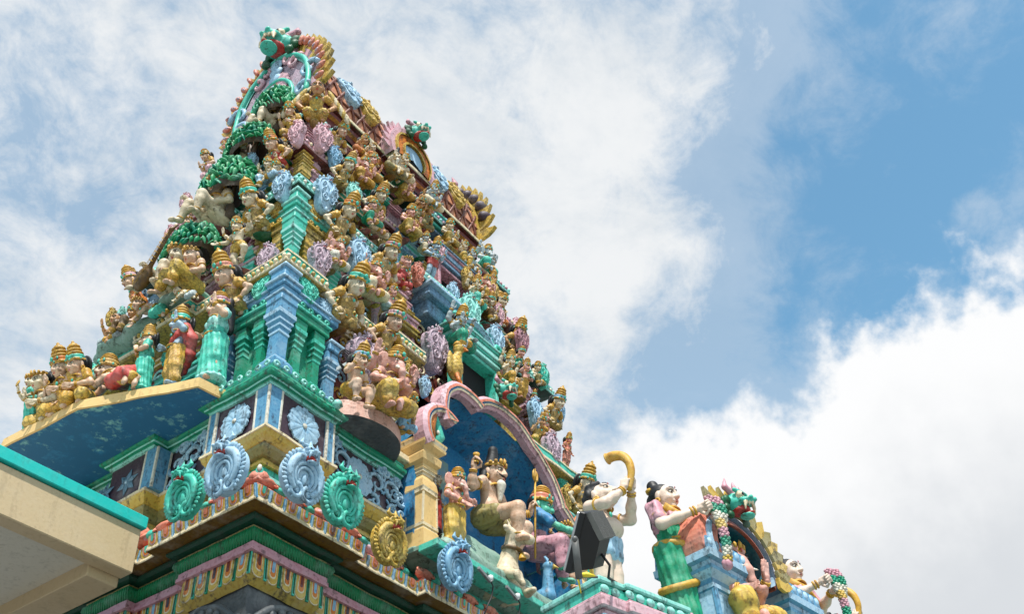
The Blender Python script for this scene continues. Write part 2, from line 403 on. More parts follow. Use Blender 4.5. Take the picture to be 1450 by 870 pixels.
def crown_mb(kind):
    """slots 0 gold 1 accent 2 gem"""
    m = MB()
    if kind == 'none': return None
    if kind in ('tall', 'mid'):
        h = .86 if kind == 'tall' else .5
        m.lathe([(.022, .064), (.026, .075), (.040, .077), (.046, .068), (.060, .074), (.075, .076), (.082, .066)], n=18, mat=[0, 0, 0, 1, 1, 0])
        z0 = .082; pr = [(z0, .066)]; r = .064
        for i in range(3):
            zz = z0+.040*h*i; pr += [(zz+.004, r-.008), (zz+.009*h, r+.003), (zz+.018*h, r+.008), (zz+.028*h, r+.005), (zz+.034*h, r-.004), (zz+.038*h, r-.014)]; r -= .0085
        zz = z0+.040*h*3; pr += [(zz+.01, r*.9), (zz+.022*h, r*.55), (zz+.03*h, .011), (zz+.042*h, .014), (zz+.055*h, .004), (zz+.06*h, .001)]
        m.lathe(pr, n=18, mat=0)
        for a in np.arange(10)*2*PI/10: m.ell((.077*math.cos(a), .077*math.sin(a), .034), (.009, .009, .011), None, 6, 0 if round(a*10/(2*PI)) % 2 else 2)
        m.ell((0, -.076, .068), (.018, .009, .02), None, 8, 2)
        for sg in (-1, 1): m.ell((sg*.05, -.058, .062), (.012, .008, .015), None, 6, 2)
    elif kind == 'tiara':
        m.lathe([(.03, .060), (.028, .069), (.042, .071), (.052, .066)], n=18, mat=0, a0=0, a1=2*PI)
        for i, a in enumerate(np.linspace(-PI*.95, -PI*.05, 7)):
            hh = .05-.012*abs(i-3); m.tube([(.068*math.cos(a), .070*math.sin(a), .045), (.07*math.cos(a), .072*math.sin(a), .045+hh*.6), (.066*math.cos(a), .068*math.sin(a), .045+hh)], [.013, .011, .001], 6, 0)
        m.ell((0, -.073, .058), (.009, .006, .011), None, 6, 2)
    return m

DEF = dict(hip=(0, 0, .52), chest=(0, 0, .715), neck=(0, .005, .81), head=(0, -.012, .915), hyaw=0, htilt=.05, hs=1.38, belly=.5, female=False,
           LE=(.185, .02, .655), LW=(.16, -.07, .53), RE=(-.185, .02, .655), RW=(-.16, -.07, .53), LK=(.072, -.015, .28), LA=(.07, .01, .045), RK=(-.072, -.015, .28), RA=(-.07, .01, .045),
           lh='relax', rh='relax', lp=(0, -1, 0), rp=(0, -1, 0), ld=None, rd=None, sh=.135, wear='dhoti', hair='fan', face='human', crown='tall', arms=(), kfac=1.0, res=.0135, hres=.0065, limb=1.0, foot=True, jew=True, skirt=(.118, .134))
POSES = dict(
    stand={}, raise_right=dict(RE=(-.215, -.03, .70), RW=(-.20, -.13, .80), rh='open', rd=(0, -.1, 1), LE=(.21, .03, .66), LW=(.13, -.1, .60)),
    raise_left=dict(LE=(.215, -.03, .70), LW=(.20, -.13, .80), lh='open', ld=(0, -.1, 1), RE=(-.2, .03, .66), RW=(-.10, -.11, .60), rh='grip'),
    greet=dict(LE=(.19, -.01, .66), LW=(.035, -.14, .70), RE=(-.19, -.01, .66), RW=(-.035, -.14, .70), ld=(-.25, -.2, 1), rd=(.25, -.2, 1), lp=(-1, 0, 0), rp=(1, 0, 0), lh='open', rh='open'),
    sit=dict(hip=(0, .05, .30), chest=(0, .03, .50), neck=(0, .02, .60), head=(0, 0, .705), LK=(.12, -.19, .30), LA=(.10, -.2, .07), RK=(-.12, -.19, .30), RA=(-.10, -.2, .07),
             LE=(.19, .0, .42), LW=(.12, -.14, .36), RE=(-.2, -.03, .46), RW=(-.17, -.13, .58), rh='open', rd=(0, -.1, 1)),
    sit_cross=dict(hip=(0, .05, .12), chest=(0, .04, .32), neck=(0, .03, .42), head=(0, .01, .525), LK=(.23, -.08, .09), LA=(.02, -.17, .06), RK=(-.23, -.08, .09), RA=(-.02, -.15, .07),
                   LE=(.19, .0, .25), LW=(.16, -.12, .17), RE=(-.2, -.03, .28), RW=(-.17, -.14, .40), rh='open', rd=(0, -.1, 1)),
    sit_ease=dict(hip=(0, .05, .16), chest=(0, .04, .36), neck=(0, .03, .46), head=(0, .01, .565), LK=(.22, -.1, .14), LA=(.0, -.19, .09), RK=(-.14, -.19, .16), RA=(-.13, -.2, -.08),
                  LE=(.2, .02, .30), LW=(.2, -.1, .40), lh='open', ld=(0, -.1, 1), RE=(-.2, -.02, .28), RW=(-.13, -.15, .22)),
    guardian=dict(hip=(0, .05, .13), chest=(0, .0, .37), neck=(0, -.02, .48), head=(0, -.045, .62), hs=1.72, sh=.165, LK=(.13, -.07, .13), LA=(.10, .06, .04), RK=(-.13, -.07, .13), RA=(-.10, .06, .04),
                  LE=(.31, .02, .30), LW=(.20, -.08, .17), RE=(-.31, .02, .30), RW=(-.20, -.08, .17), lh='relax', rh='relax', belly=.5, limb=1.05, wear='robe'),
    elephant=dict(hip=(0, .05, .15), chest=(0, .03, .34), neck=(0, .02, .44), head=(0, -.02, .545), hs=1.3, face='elephant', belly=1.5, LK=(.22, -.1, .13), LA=(.02, -.2, .08), RK=(-.16, -.2, .15), RA=(-.14, -.21, -.02),
                  LE=(.22, .0, .30), LW=(.20, -.12, .40), lh='open', ld=(0, -.1, 1), RE=(-.22, -.02, .28), RW=(-.14, -.17, .25), hair='none', crown='mid', limb=1.15,
                  arms=(((.13, .04, .42), (.24, .06, .42), (.25, .0, .55)), ((-.13, .04, .42), (-.24, .06, .42), (-.25, .0, .55)))),
    elephant_stand=dict(hs=1.25, face='elephant', belly=1.2, hair='none', crown='mid', LE=(.2, -.02, .68), LW=(.1, -.15, .64), RE=(-.2, -.02, .66), RW=(-.1, -.15, .58), lh='grip', rh='open', limb=1.1),
    four_arm=dict(hip=(0, .05, .14), chest=(0, .04, .34), neck=(0, .03, .44), head=(0, .01, .545), LK=(.23, -.08, .11), LA=(.02, -.17, .08), RK=(-.12, -.2, .14), RA=(-.10, -.21, -.10),
                  LE=(.2, .0, .27), LW=(.17, -.13, .21), RE=(-.2, -.03, .29), RW=(-.15, -.15, .40), rh='open', rd=(0, -.1, 1),
                  arms=(((.13, .04, .41), (.25, .05, .44), (.26, .0, .60)), ((-.13, .04, .41), (-.25, .05, .44), (-.26, .0, .60)))),
    dance=dict(LK=(.2, -.09, .36), LA=(.10, -.06, .16), RK=(-.1, -.04, .27), RA=(-.05, .0, .045), chest=(.02, -.02, .70), LE=(.24, -.03, .74), LW=(.33, -.1, .85), lh='open', RE=(-.24, -.02, .68), RW=(-.33, -.12, .66), rh='open',
               arms=(((.12, .03, .78), (.25, .05, .82), (.27, -.02, .97)), ((-.12, .03, .78), (-.25, .05, .80), (-.30, -.02, .90)))),
    recline=dict(hip=(0, .05, .12), chest=(.05, .03, .31), neck=(.07, .02, .41), head=(.08, .0, .515), LK=(.10, -.24, .28), LA=(.06, -.30, .05), RK=(-.08, -.25, .25), RA=(-.16, -.32, .05),
                 LE=(.24, .0, .24), LW=(.10, -.16, .22), RE=(-.13, -.06, .24), RW=(-.14, -.2, .33), lh='grip', rh='grip'),
    crawl=dict(hip=(.14, .06, .20), chest=(-.04, .0, .26), neck=(-.13, -.02, .31), head=(-.19, -.04, .40), LK=(.26, -.06, .08), LA=(.34, .05, .05), RK=(.16, -.08, .06), RA=(.30, -.03, .05), LE=(.0, -.12, .18), LW=(-.10, -.18, .08), RE=(-.15, -.06, .16), RW=(-.24, -.1, .06), sh=.1),
    bust=dict(hip=(0, .03, .10), chest=(0, .0, .31), neck=(0, -.01, .41), head=(0, -.03, .535), hs=1.4, LK=(.15, -.1, .08), LA=(.1, -.05, .02), RK=(-.15, -.1, .08), RA=(-.1, -.05, .02), LE=(.2, .0, .22), LW=(.07, -.13, .24), RE=(-.21, -.02, .25), RW=(-.19, -.12, .40), rh='open', rd=(0, 0, 1), wear='robe', crown='mid'),
)
def unit(v): v = np.asarray(v, float); return v/(np.linalg.norm(v)+1e-12)
_fc = {}
def figure(pose, **over):
    """-> dict part name -> (MB, slot keys)"""
    p = dict(DEF); p.update(POSES.get(pose, {})); p.update(over); q = {k: np.asarray(v, float) if isinstance(v, tuple) and len(v) == 3 and k != 'arms' else v for k, v in p.items()}
    hip, chest, neck, head = q['hip'], q['chest'], q['neck'], q['head']; lm = p['limb']; up = unit(neck-hip); bl = p['belly']
    side = V3(1, 0, 0)
    LS, RS = neck+side*p['sh']-up*.035, neck-side*p['sh']-up*.035
    mid = hip*.55+chest*.45
    body = [('e', chest, (.105, .068, .10), None, 0), ('e', mid+V3(0, -.022*bl, 0), (.082+.022*bl, .062+.028*bl, .095), None, 0), ('e', hip, (.098, .075, .075), None, 0),
            ('c', chest+up*.02, neck, .06, .04, 0), ('c', neck-up*.02, head-V3(0, -.02, .03), .043*min(1.2, p['hs']), .038*p['hs'], 0),
            ('c', LS, chest+side*.06+up*.04, .043, .05, 0), ('c', RS, chest-side*.06+up*.04, .043, .05, 0)]
    if p['female']:
        for sg in (-1, 1): body.append(('e', chest+V3(sg*.045, -.058, .008), (.042, .042, .042), None, 0))
    hands = MB(); jw = MB()
    def arm(S, E, Wr, left, hk, hd, pn, first=True):
        body.extend([('c', S, E, .041*lm, .033*lm, 0), ('c', E, E+(Wr-E)*.45, .033*lm, .031*lm, 0), ('c', E+(Wr-E)*.45, Wr, .031*lm, .021*lm, 0)])
        z = unit(hd) if hd is not None else unit(Wr-E); y = -np.asarray(pn, float); y = y-z*(y @ z)
        if np.linalg.norm(y) < .2: y = V3(.3, 1, .2); y = y-z*(y @ z)
        y = unit(y); x = np.cross(y, z); R = np.array([x*(-1 if left else 1), y, z]).T
        hands.merge(hand_mb(hk, p['hres']), R, Wr+z*.008, 1.12*lm)
        if p['jew']:
            A = frame(E-S); jw.torus(S+(E-S)*.52, A, .040*lm, .009, 14, 6, 0); jw.ell(S+(E-S)*.52+V3(0, -.042*lm, 0), (.016, .009, .018), None, 6, 0)
            B = frame(Wr-E)
            for t in (.86, .95): jw.torus(E+(Wr-E)*t, B, .026*lm, .0075, 12, 6, 0)
    arm(LS, q['LE'], q['LW'], True, p['lh'], q['ld'], q['lp']); arm(RS, q['RE'], q['RW'], False, p['rh'], q['rd'], q['rp'])
    for i, (S, E, Wr) in enumerate(p['arms']): arm(V3(*S), V3(*E), V3(*Wr), S[0] > 0, 'open' if i else 'grip', (0, -.1, 1), (0, -1, 0))
    LH, RH = hip+V3(.058, 0, -.015), hip+V3(-.058, 0, -.015)
    for Hh, K, A, sg in ((LH, q['LK'], q['LA'], 1), (RH, q['RK'], q['RA'], -1)):
        body += [('c', Hh, K, .072*lm, .052*lm, 0), ('c', K, K+(A-K)*.35, .050*lm, .050*lm, 0), ('c', K+(A-K)*.35, A, .050*lm, .029*lm, 0)]
        sh_ = unit(A-K); fw = V3(sg*.25, -1, 0) if abs(sh_[2]) > .5 else unit(V3(sh_[0]*.4, sh_[1]*.2-.3, -1))
        if p['foot'] and A[2] > -.2:
            fw = unit(fw); t = A+fw*.075-V3(0, 0, .02 if abs(sh_[2]) > .5 else 0)
            body += [('c', A-fw*.02, t, .028*lm, .021*lm, 0)]
            sd = np.cross(fw, V3(0, 0, 1)) if abs(fw[2]) < .9 else V3(1, 0, 0)
            for j in range(5): body.append(('c', t+sd*(j-2)*.0105*sg, t+fw*(.03-.004*abs(j-1))+sd*(j-2)*.012*sg-V3(0, 0, .004), .0085, .0075, 0))
        if p['jew']: jw.torus(K+(A-K)*.9, frame(A-K), .034*lm, .008, 14, 6, 0)
    out = {}
    B = surfnet(body, p['res'], .03); B.merge(hands)
    hb, ff = head_parts(p['face'], p['hres']); Rh = rotz(p['hyaw']) @ rotx(p['htilt']); hs = p['hs']
    B.merge(hb, Rh, head, hs, {0: 0, 1: 1}); out['body'] = (B, ['skin', 'ivory'])
    F = MB(); F.merge(ff, Rh, head, hs, {1: 0, 2: 1, 3: 2}); out['face_paint'] = (F, ['ivory', 'black', 'lip'])
    # hair
    hk = p['hair']
    if hk != 'none':
        pr = []
        if hk in ('fan', 'cap', 'long', 'curly', 'knot'):
            pr += [('e', (0, .026, .022), (.066, .068, .066), None, 0)]
        if hk == 'fan': pr += [('e', (0, .085, .0), (.095, .022, .095), None, 0)]
        if hk == 'long': pr += [('c', (0, .075, .0), (.0, .085, -.16), .045, .03, 0), ('c', (0, .06, .05), (0, .075, .10), .04, .035, 0)]
        if hk == 'knot': pr += [('c', (0, .02, .07), (0, .015, .13), .045, .034, 0), ('e', (0, .015, .165), (.032, .032, .036), None, 0)] + [('c', (sg*.06, .03, -.02), (sg*.085, .03, -.09), .025, .018, 0) for sg in (-1, 1)]
        if hk == 'curly':
            r2 = random.Random(3)
            for i in range(46):
                a = r2.uniform(0, 2*PI); e = r2.uniform(-.5, 1.5); v = V3(math.cos(e)*math.sin(a), -math.cos(e)*math.cos(a), math.sin(e))
                if v[1] < -.35 and v[2] < .55: continue
                pr.append(('e', V3(0, .018, .014)+v*V3(.066, .072, .072), (.017, .017, .017), None, 0))
        if hk == 'white': pr += [('e', (0, .03, .06), (.05, .05, .06), None, 0), ('e', (0, .04, -.01), (.062, .05, .06), None, 0)]
        H = MB(); H.merge(surfnet(pr, .009 if p['res'] > .012 else .006, .012), Rh, head, hs); out['hair'] = (H, ['hair'])
    c = crown_mb(p['crown'])
    if c: C = MB(); C.merge(c, Rh, head, hs); out['crown'] = (C, ['gold', 'accent', 'gem'])
    # beard
    if p.get('beard'):
        pr = [('e', (0, -.05, -.085), (.032, .022, .04), None, 0), ('c', (0, -.055, -.09), (0, -.05, -.19), .03, .012, 0)]
        H = MB(); H.merge(surfnet(pr, .008, .012), Rh, head, hs); out['beard'] = (H, ['beard'])
    # garments
    wr = p['wear']; g = []
    if wr in ('dhoti', 'robe', 'sari', 'short'):
        g += [('e', hip+V3(0, 0, -.0), (.112, .09+.01*bl, .078), None, 0)]
        for Hh, K, A in ((LH, q['LK'], q['LA']), (RH, q['RK'], q['RA'])):
            g += [('c', Hh, K if wr != 'short' else Hh+(K-Hh)*.35, .092*lm, .08*lm, 0)]
            if wr in ('dhoti', 'robe'): g += [('c', K, K+(A-K)*.68, .077*lm, .06*lm, 0), ('c', K+(A-K)*.68, K+(A-K)*.76, .062*lm, .060*lm, 1)]
        if wr == 'sari' and hip[2] > .4:
            g += [('c', hip, (0, .0, .10), *p['skirt'], 0), ('e', (0, .0, .04), (p['skirt'][1]+.03, p['skirt'][1]+.012, .04), None, 1)]
        elif wr == 'sari':
            for K, A in ((q['LK'], q['LA']), (q['RK'], q['RA'])): g += [('c', K, K+(A-K)*.85, .08*lm, .062*lm, 0)]
        if wr in ('robe',):
            g += [('e', chest+V3(0, .004, -.01), (.122, .086, .11), None, 0), ('e', mid+V3(0, -.022*bl, 0), (.104+.022*bl, .084+.028*bl, .11), None, 0)]
            for S, E in ((LS, q['LE']), (RS, q['RE'])): g.append(('c', S, S+(E-S)*.4, .058*lm, .052*lm, 1))
        if wr == 'sari':
            g += [('e', chest+V3(0, .003, -.02), (.124, .09, .10), None, 1), ('e', mid+V3(0, -.012, 0), (.108, .088, .105), None, 0)]
            for sg in (-1, 1): g.append(('e', chest+V3(sg*.045, -.06, .008), (.054, .055, .054), None, 1))
            for S, E in ((LS, q['LE']), (RS, q['RE'])): g.append(('c', S, S+(E-S)*.6, .057, .052, 1))
        fo = (lambda X: .0055*np.sin(np.arctan2(X[:, 1], X[:, 0])*15+X[:, 2]*14)+.003*np.sin(X[:, 2]*45)) if hip[2] > .4 else (lambda X: .005*np.sin(X[:, 0]*120+X[:, 2]*20)+.003*np.sin(X[:, 2]*60+X[:, 1]*30))
        out['garment'] = (surfnet(g, p['res'], .02, fo), ['cloth', 'trim'])
    if p['jew']:
        cv = chest+up*.055; Rc = frame(up+V3(0, -.35, 0))
        for a_, r_, dz in ((.062, .008, .03), (.078, .009, .0), (.092, .0065, -.035)):
            jw.torus(cv+up*dz*.6+V3(0, -.012-(.062-a_)*-.35, 0), frame(up*1.0+V3(0, .55+(a_-.06)*9, 0)), a_, r_, 22, 6, 0, a_*.95)
        jw.ell(cv+V3(0, -.098, -.035), (.02, .012, .024), None, 8, 1)
        jw.torus(hip+up*.05, frame(up), .108+.01*bl, .013, 24, 7, 0, .084+.016*bl)
        jw.ell(hip+up*.05+V3(0, -.095-.018*bl, 0), (.02, .012, .018), None, 8, 1)
        for sg in (-1, 1):
            e = head+Rh @ V3(sg*.068, .012, -.045)*hs; jw.torus(e, Rh @ roty(PI/2), .014*hs, .0065*hs, 10, 6, 0)
        out['jewellery'] = (jw, ['gold', 'gem'])
    return out
_meshes = {}
SLOT = {}
def figure_meshes(pose, over):
    key = (pose, repr(sorted(over.items())))
    if key not in _meshes:
        f = figure(pose, **over); r = {}; top = 0; bot = 9
        for n, (mb, slots) in f.items():
            vv = np.vstack(mb.v); top = max(top, vv[:, 2].max()); bot = min(bot, vv[:, 2].min())
            r[n] = (mb.mesh(n, [P('gold')]*len(slots)), slots)
        _meshes[key] = (r, bot, top)
    return _meshes[key]
PARTNAMES = []
def statue(label, pos, rz, h, pose='stand', lean=0.0, cols=None, name='statue', cat='statue', group=None, base=None, roll_=0.0, **over):
    """h = full height of the finished figure in metres; returns root Empty and local scale"""
    parts, bot, top = figure_meshes(pose, over); sc = h/(top-bot)
    c = dict(skin='pale', ivory='white', black='black', lip='red', hair='hair', gold='gold', accent='salmon', gem='teal', cloth='ochre', trim='gold', beard='white'); c.update(cols or {})
    if over.get('hair') == 'white': c['hair'] = 'white'
    root = thing(name, label, cat, pos, group)
    root.rotation_euler = (lean, roll_, rz); root.rotation_mode = 'XYZ'
    for n, (me, slots) in parts.items():
        o = link(n, me, root); o.scale = (sc, sc, sc); o.location = (0, 0, -bot*sc)
        for i, s in enumerate(slots):
            o.material_slots[i].link = 'OBJECT'; o.material_slots[i].material = P(c[s])
    if base:
        b = MB(); w, d, t = base; b.lathe([(-t*2.2, .02*w), (-t*1.2, w*.62), (-t*.3, w*.95), (0, w), (.002, .01)], (0, d*.45, .0), 14, 0, None, True, d/w); b.build('corbel', P(c.get('plinth', 'ochre')), root)
    return root, sc
def add_part(root, name, mb, keys, sc=1.0, mats=None):
    o = mb.build(name, mats or [P(k) for k in keys], root); o.scale = (sc, sc, sc); return o
# ------------------------------------------------------------------ the temple tower
def patchy(name, keys, scale, lo=.35):
    """several old coats of paint showing through one another in irregular patches"""
    m = bpy.data.materials.new(name); m.use_nodes = True; nt = m.node_tree; b = nt.nodes['Principled BSDF']; b.inputs['Roughness'].default_value = .6
    g = N(nt, 'ShaderNodeNewGeometry'); prev = None
    for i, k in enumerate(keys):
        if prev is None: prev = lin(PAL[k]); continue
        n = N(nt, 'ShaderNodeTexNoise'); n.inputs['Scale'].default_value = scale*(1+.45*i); n.inputs['Detail'].default_value = 9; n.inputs['Roughness'].default_value = .68
        mp = N(nt, 'ShaderNodeMapping'); mp.inputs['Location'].default_value = (3.1*i, 1.7*i, .9*i); nt.links.new(g.outputs['Position'], mp.inputs['Vector']); nt.links.new(mp.outputs[0], n.inputs['Vector'])
        r = N(nt, 'ShaderNodeMapRange'); r.inputs['From Min'].default_value = max(.48, lo-.06); r.inputs['From Max'].default_value = max(.60, lo+.08); r.inputs['To Max'].default_value = .85; nt.links.new(n.outputs['Fac'], r.inputs['Value'])
        x = N(nt, 'ShaderNodeMix'); x.data_type = 'RGBA'; nt.links.new(r.outputs[0], x.inputs['Factor'])
        if isinstance(prev, tuple): x.inputs['A'].default_value = (*prev, 1)
        else: nt.links.new(prev, x.inputs['A'])
        x.inputs['B'].default_value = (*lin(PAL[k]), 1); prev = x.outputs['Result']
    nt.links.new(prev, b.inputs['Base Color']); return m
tower = thing('temple_tower', 'tall stepped temple tower crowded with painted plaster figures, ledges and corner pillars', 'tower')
def plan(s, wc=1.2, rec=.2, xl=2.92, xr=6.7, cp=0.0, yl=2.05, yr=None, wcl=None, niche=False):
    yr = max(yl+.3, D-2.05-.6*s) if yr is None else yr; wcl = wc if wcl is None else wcl
    a = s; X1, Y1 = W-1.35*a, D-1.25*a; far = [(X1-wc, a+rec), (X1-wc, a), (X1, a), (X1, Y1), (a, Y1), (a, Y1-wcl), (a+rec, Y1-wcl), (a+rec, yr), (a-cp, yr), (a-cp, yl), (a+rec, yl), (a+rec, a+wcl), (a, a+wcl), (a, a), (a+wc, a), (a+wc, a+rec), (xl, a+rec)]
    if niche: return [(xr, a+rec)]+far
    return far+[(xl, a-cp), (xr, a-cp), (xr, a+rec)]
def rect(s): return [(s, s), (W-1.35*s, s), (W-1.35*s, D-1.25*s), (s, D-1.25*s)]
def part(name, mb, keys, parent=tower, loc=None):
    if mb.n:                                          # hand-made plaster is never quite straight
        v = np.vstack(mb.v); x, y, z = v.T
        mb.v = [v+.0045*np.stack([np.sin(5.3*y+8.1*z+1)+.7*np.sin(17*x+13*z), np.sin(6.1*x+7.3*z)+.7*np.sin(15*y+19*z+2), np.sin(5.7*x-4.9*y+.5)+.8*np.sin(14*x+16*y+11*z)], 1)]
    return mb.build(name, [P(k) if isinstance(k, str) else k for k in keys], parent, loc)

# ---- lower body, frieze and eaves
m = MB(); m.sweep([(-.42, 0), (-.42, 7.12)], plan(0, 1.75, .13)); part('base_wall', m, ['darkstone'])
m = MB(); m.sweep([(-.40, 7.08), (-.33, 7.16), (-.33, 7.42)], plan(0, 1.75, .13)); part('frieze_band', m, ['ochre_'])
m = MB(); m.sweep([(-.42, 7.421), (-.27, 7.422), (-.27, 7.47), (-.285, 7.475), (-.285, 7.53), (-.42, 7.531)], plan(0, 1.75, .13), mat=0); part('pink_fillet', m, ['rose_'])
m = MB(); m.sweep([(-.36, 7.535), (-.29, 7.54), (-.245, 7.57), (-.225, 7.62), (-.235, 7.67), (-.27, 7.70)], plan(0, 1.75, .13), smooth=True); o = part('ribbed_moulding', m, [paint('ribgreen', bump='rib')])
m = MB(); m.sweep([(-.27, 7.70), (-.262, 7.712), (-.30, 7.714)], plan(0, 1.75, .13)); part('moulding_bead', m, ['khaki'])
m = MB(); m.sweep([(-.34, 7.713), (-.20, 7.735), (-.165, 7.76), (-.165, 7.79), (-.19, 7.80)], plan(0, 1.75, .13)); part('dark_lip', m, ['dark'])
m = MB(); m.sweep([(-.45, 7.802), (-.005, 7.815)], plan(0, 1.75, .13)); part('eave_soffit', m, ['soffit'])
m = MB(); m.sweep([(-.005, 7.816), (.0, 7.83), (-.03, 8.0), (-.045, 8.005)], plan(0, 1.75, .13), mat=0); part('eave_fascia', m, ['cream'])
m = MB(); m.sweep([(-.05, 8.006), (-.03, 8.03), (-.10, 8.10), (-.20, 8.17), (-.34, 8.24)], plan(0, 1.75, .13), smooth=False); part('curved_eave', m, ['salmon_'])
m = MB(); m.sweep([(-.34, 8.235), (-.34, 8.40), (-.315, 8.405), (-.315, 8.45), (-.34, 8.46), (-.6, 8.462)], plan(0, 1.5, .13, cp=.12), mat=[0, 1, 1, 1, 0]); part('teal_band', m, ['teal', 'aqua'])
UP_ = plan(.10, 1.38, .22, niche=True, wcl=1.28, yl=2.2)
m = MB(); m.sweep([(-.30, 8.46), (-.30, 8.60), (-.25, 8.605), (-.25, 8.64), (-.29, 8.66), (-.29, 8.70), (-.24, 8.72), (-.185, 8.79), (-.175, 8.83), (-.16, 8.835), (-.11, 8.90), (-.09, 8.96), (-.075, 8.965), (-.075, 9.0), (-.34, 9.002)], UP_, closed=False, mat=[0, 1, 1, 1, 1, 2, 2, 2, 1, 3, 3, 4, 4, 4]); part('yellow_moulding', m, ['teal', 'yellow_', 'khaki_', 'yellow_', 'cream'])
m = MB(); m.sweep([(-.14, 8.95), (-.14, 9.66)], UP_, closed=False); part('upper_wall', m, ['purple'])
m = MB(); m.sweep([(-.15, 9.62), (-.108, 9.625), (-.108, 9.652), (-.095, 9.655), (-.088, 9.672), (-.06, 9.676), (-.052, 9.697), (-.012, 9.702), (.0, 9.72), (.0, 9.765), (-.03, 9.772), (-.03, 9.80), (-.06, 9.85), (-.05, 9.88), (-.6, 9.882)], UP_, closed=False, mat=[1, 1, 1, 0, 0, 1, 0, 0, 0, 1, 1, 0, 2, 1, 0]); part('green_cornice', m, ['green', 'aqua', 'teal'])
# niche shell fills the middle of the long face, so the bodies behind it stop there
def wall_ring(name, s, z0, z1, key, gap=None):
    m = MB()
    if gap: m.sweep([(0, z0), (0, z1)], [(gap[1], s)]+rect(s)[1:]+[(s, s), (gap[0], s)], closed=False)
    else: m.sweep([(0, z0), (0, z1)], rect(s))
    return part(name, m, [key])

TIERS = [  # z floor, z ledge, wall setback, ledge edge setback, wall colour (darkened to deepen the shade behind the figures), soffit, lip
    (9.85, 11.86, .66, .30, 'brick', 'ochre', 'cream'), (12.1, 14.12, .98, .68, 'maroon', 'dark', 'aqua'), (14.36, 15.5, 1.22, .94, 'soffit', 'maroon', 'pink'),
    (15.72, 16.72, 1.4, 1.14, 'dark', 'dark', 'aqua'), (16.92, 17.9, 1.72, 1.34, 'maroon', 'maroon', 'cream')]
for i, (z0, z1, sw, se, cw, cs, cl) in enumerate(TIERS):
    wall_ring('storey_wall', sw, z0-.05, z1+.05, cw, (2.95, 6.6) if i == 0 else None)
    if i < 4:
        pl = plan(se, .95-.1*i, .12, 3.6, 5.2, .14, 2.0, 2.7)
        hh = (.30, .28, .24, .2)[i]; d = sw-se
        prof = [(-d-.1, z1-.02), (-.12, z1+.02), (-.05, z1+.03), (-.02, z1+.05), (0, z1+.055), (.0, z1+.10), (-.02, z1+.105), (-.035, z1+hh-.06), (-.02, z1+hh-.055), (-.02, z1+hh-.02), (-.05, z1+hh-.01), (-d-.3, z1+hh)]
        if i == 0:   # the first ledge stops at the niche arch
            pl = [(6.2, se)]+rect(se)[1:]+[(se, 3.3), (se-.14, 3.3), (se-.14, 2.1), (se, 2.1), (se, se), (se+.85, se), (se+.85, se+.12), (2.3, se+.12), (2.3, se-.05), (3.3, se-.05)]
            m = MB(); m.sweep(prof, pl, closed=False, mat=[0, 0, 0, 1, 1, 1, 2, 2, 1, 1, 2])
        else:
            m = MB(); m.sweep(prof, pl, mat=[0, 0, 0, 1, 1, 1, 2, 2, 1, 1, 2])
        part('storey_ledge', m, [cs, cl, ('teal', 'green', 'rose', 'green')[i]])
        m = MB(); m.sweep([(.0, z1-.16), (.05, z1-.15), (.05, z1-.10), (.09, z1-.09), (.09, z1-.04)], rect(sw) if i else [(6.6, sw)]+rect(sw)[1:]+[(sw, sw), (2.95, sw)], closed=i > 0, mat=[0, 1, 0, 1]); part('wall_moulding', m, [('yellow', 'rose', 'teal', 'pink')[i], 'cream'])

# ---- ornament kinds
_orn = {}
def yali_mb(res=.016):
    if 'yali' in _orn: return _orn['yali']
    pr = [('e', (0, -.06, .03), (.17, .15, .15), None, 0), ('e', (0, -.22, .0), (.13, .11, .055), None, 0), ('e', (0, -.12, -.10), (.11, .13, .06), None, 1), ('e', (0, -.20, -.20), (.10, .10, .028), None, 0), ('e', (0, -.25, -.165), (.045, .07, .014), None, 1)]
    for k in range(-2, 3): pr.append(('c', (k*.042, -.305+.02*abs(k), -.035), (k*.042, -.30+.02*abs(k), -.085), .02, .008, 2))
    for sg in (-1, 1):
        pr += [('e', (sg*.085, -.19, .085), (.058, .05, .055), None, 2), ('c', (sg*.02, -.20, .13), (sg*.16, -.16, .15), .028, .03, 0), ('e', (sg*.045, -.325, .02), (.035, .03, .03), None, 0), ('c', (sg*.08, -.08, .15), (sg*.2, -.05, .22), .05, .04, 4), ('c', (sg*.2, -.05, .22), (sg*.17, -.05, .36), .042, .010, 4),
               ('e', (sg*.20, -.04, .03), (.06, .05, .07), None, 5), ('e', (sg*.22, -.04, -.09), (.05, .05, .06), None, 5), ('e', (sg*.18, -.06, -.19), (.055, .05, .055), None, 5), ('c', (sg*.10, -.26, -.05), (sg*.115, -.25, -.16), .026, .01, 2), ('e', (sg*.27, -.03, -.0), (.03, .03, .06), None, 5)]
        pr.append(('e', (sg*.088, -.235, .085), (.024, .014, .024), None, 3))
    pr += [('e', (0, -.08, .19), (.07, .06, .07), None, 5), ('c', (0, -.08, .20), (0, -.06, .36), .055, .012, 4)]
    _orn['yali'] = surfnet(pr, res, .014); return _orn['yali']
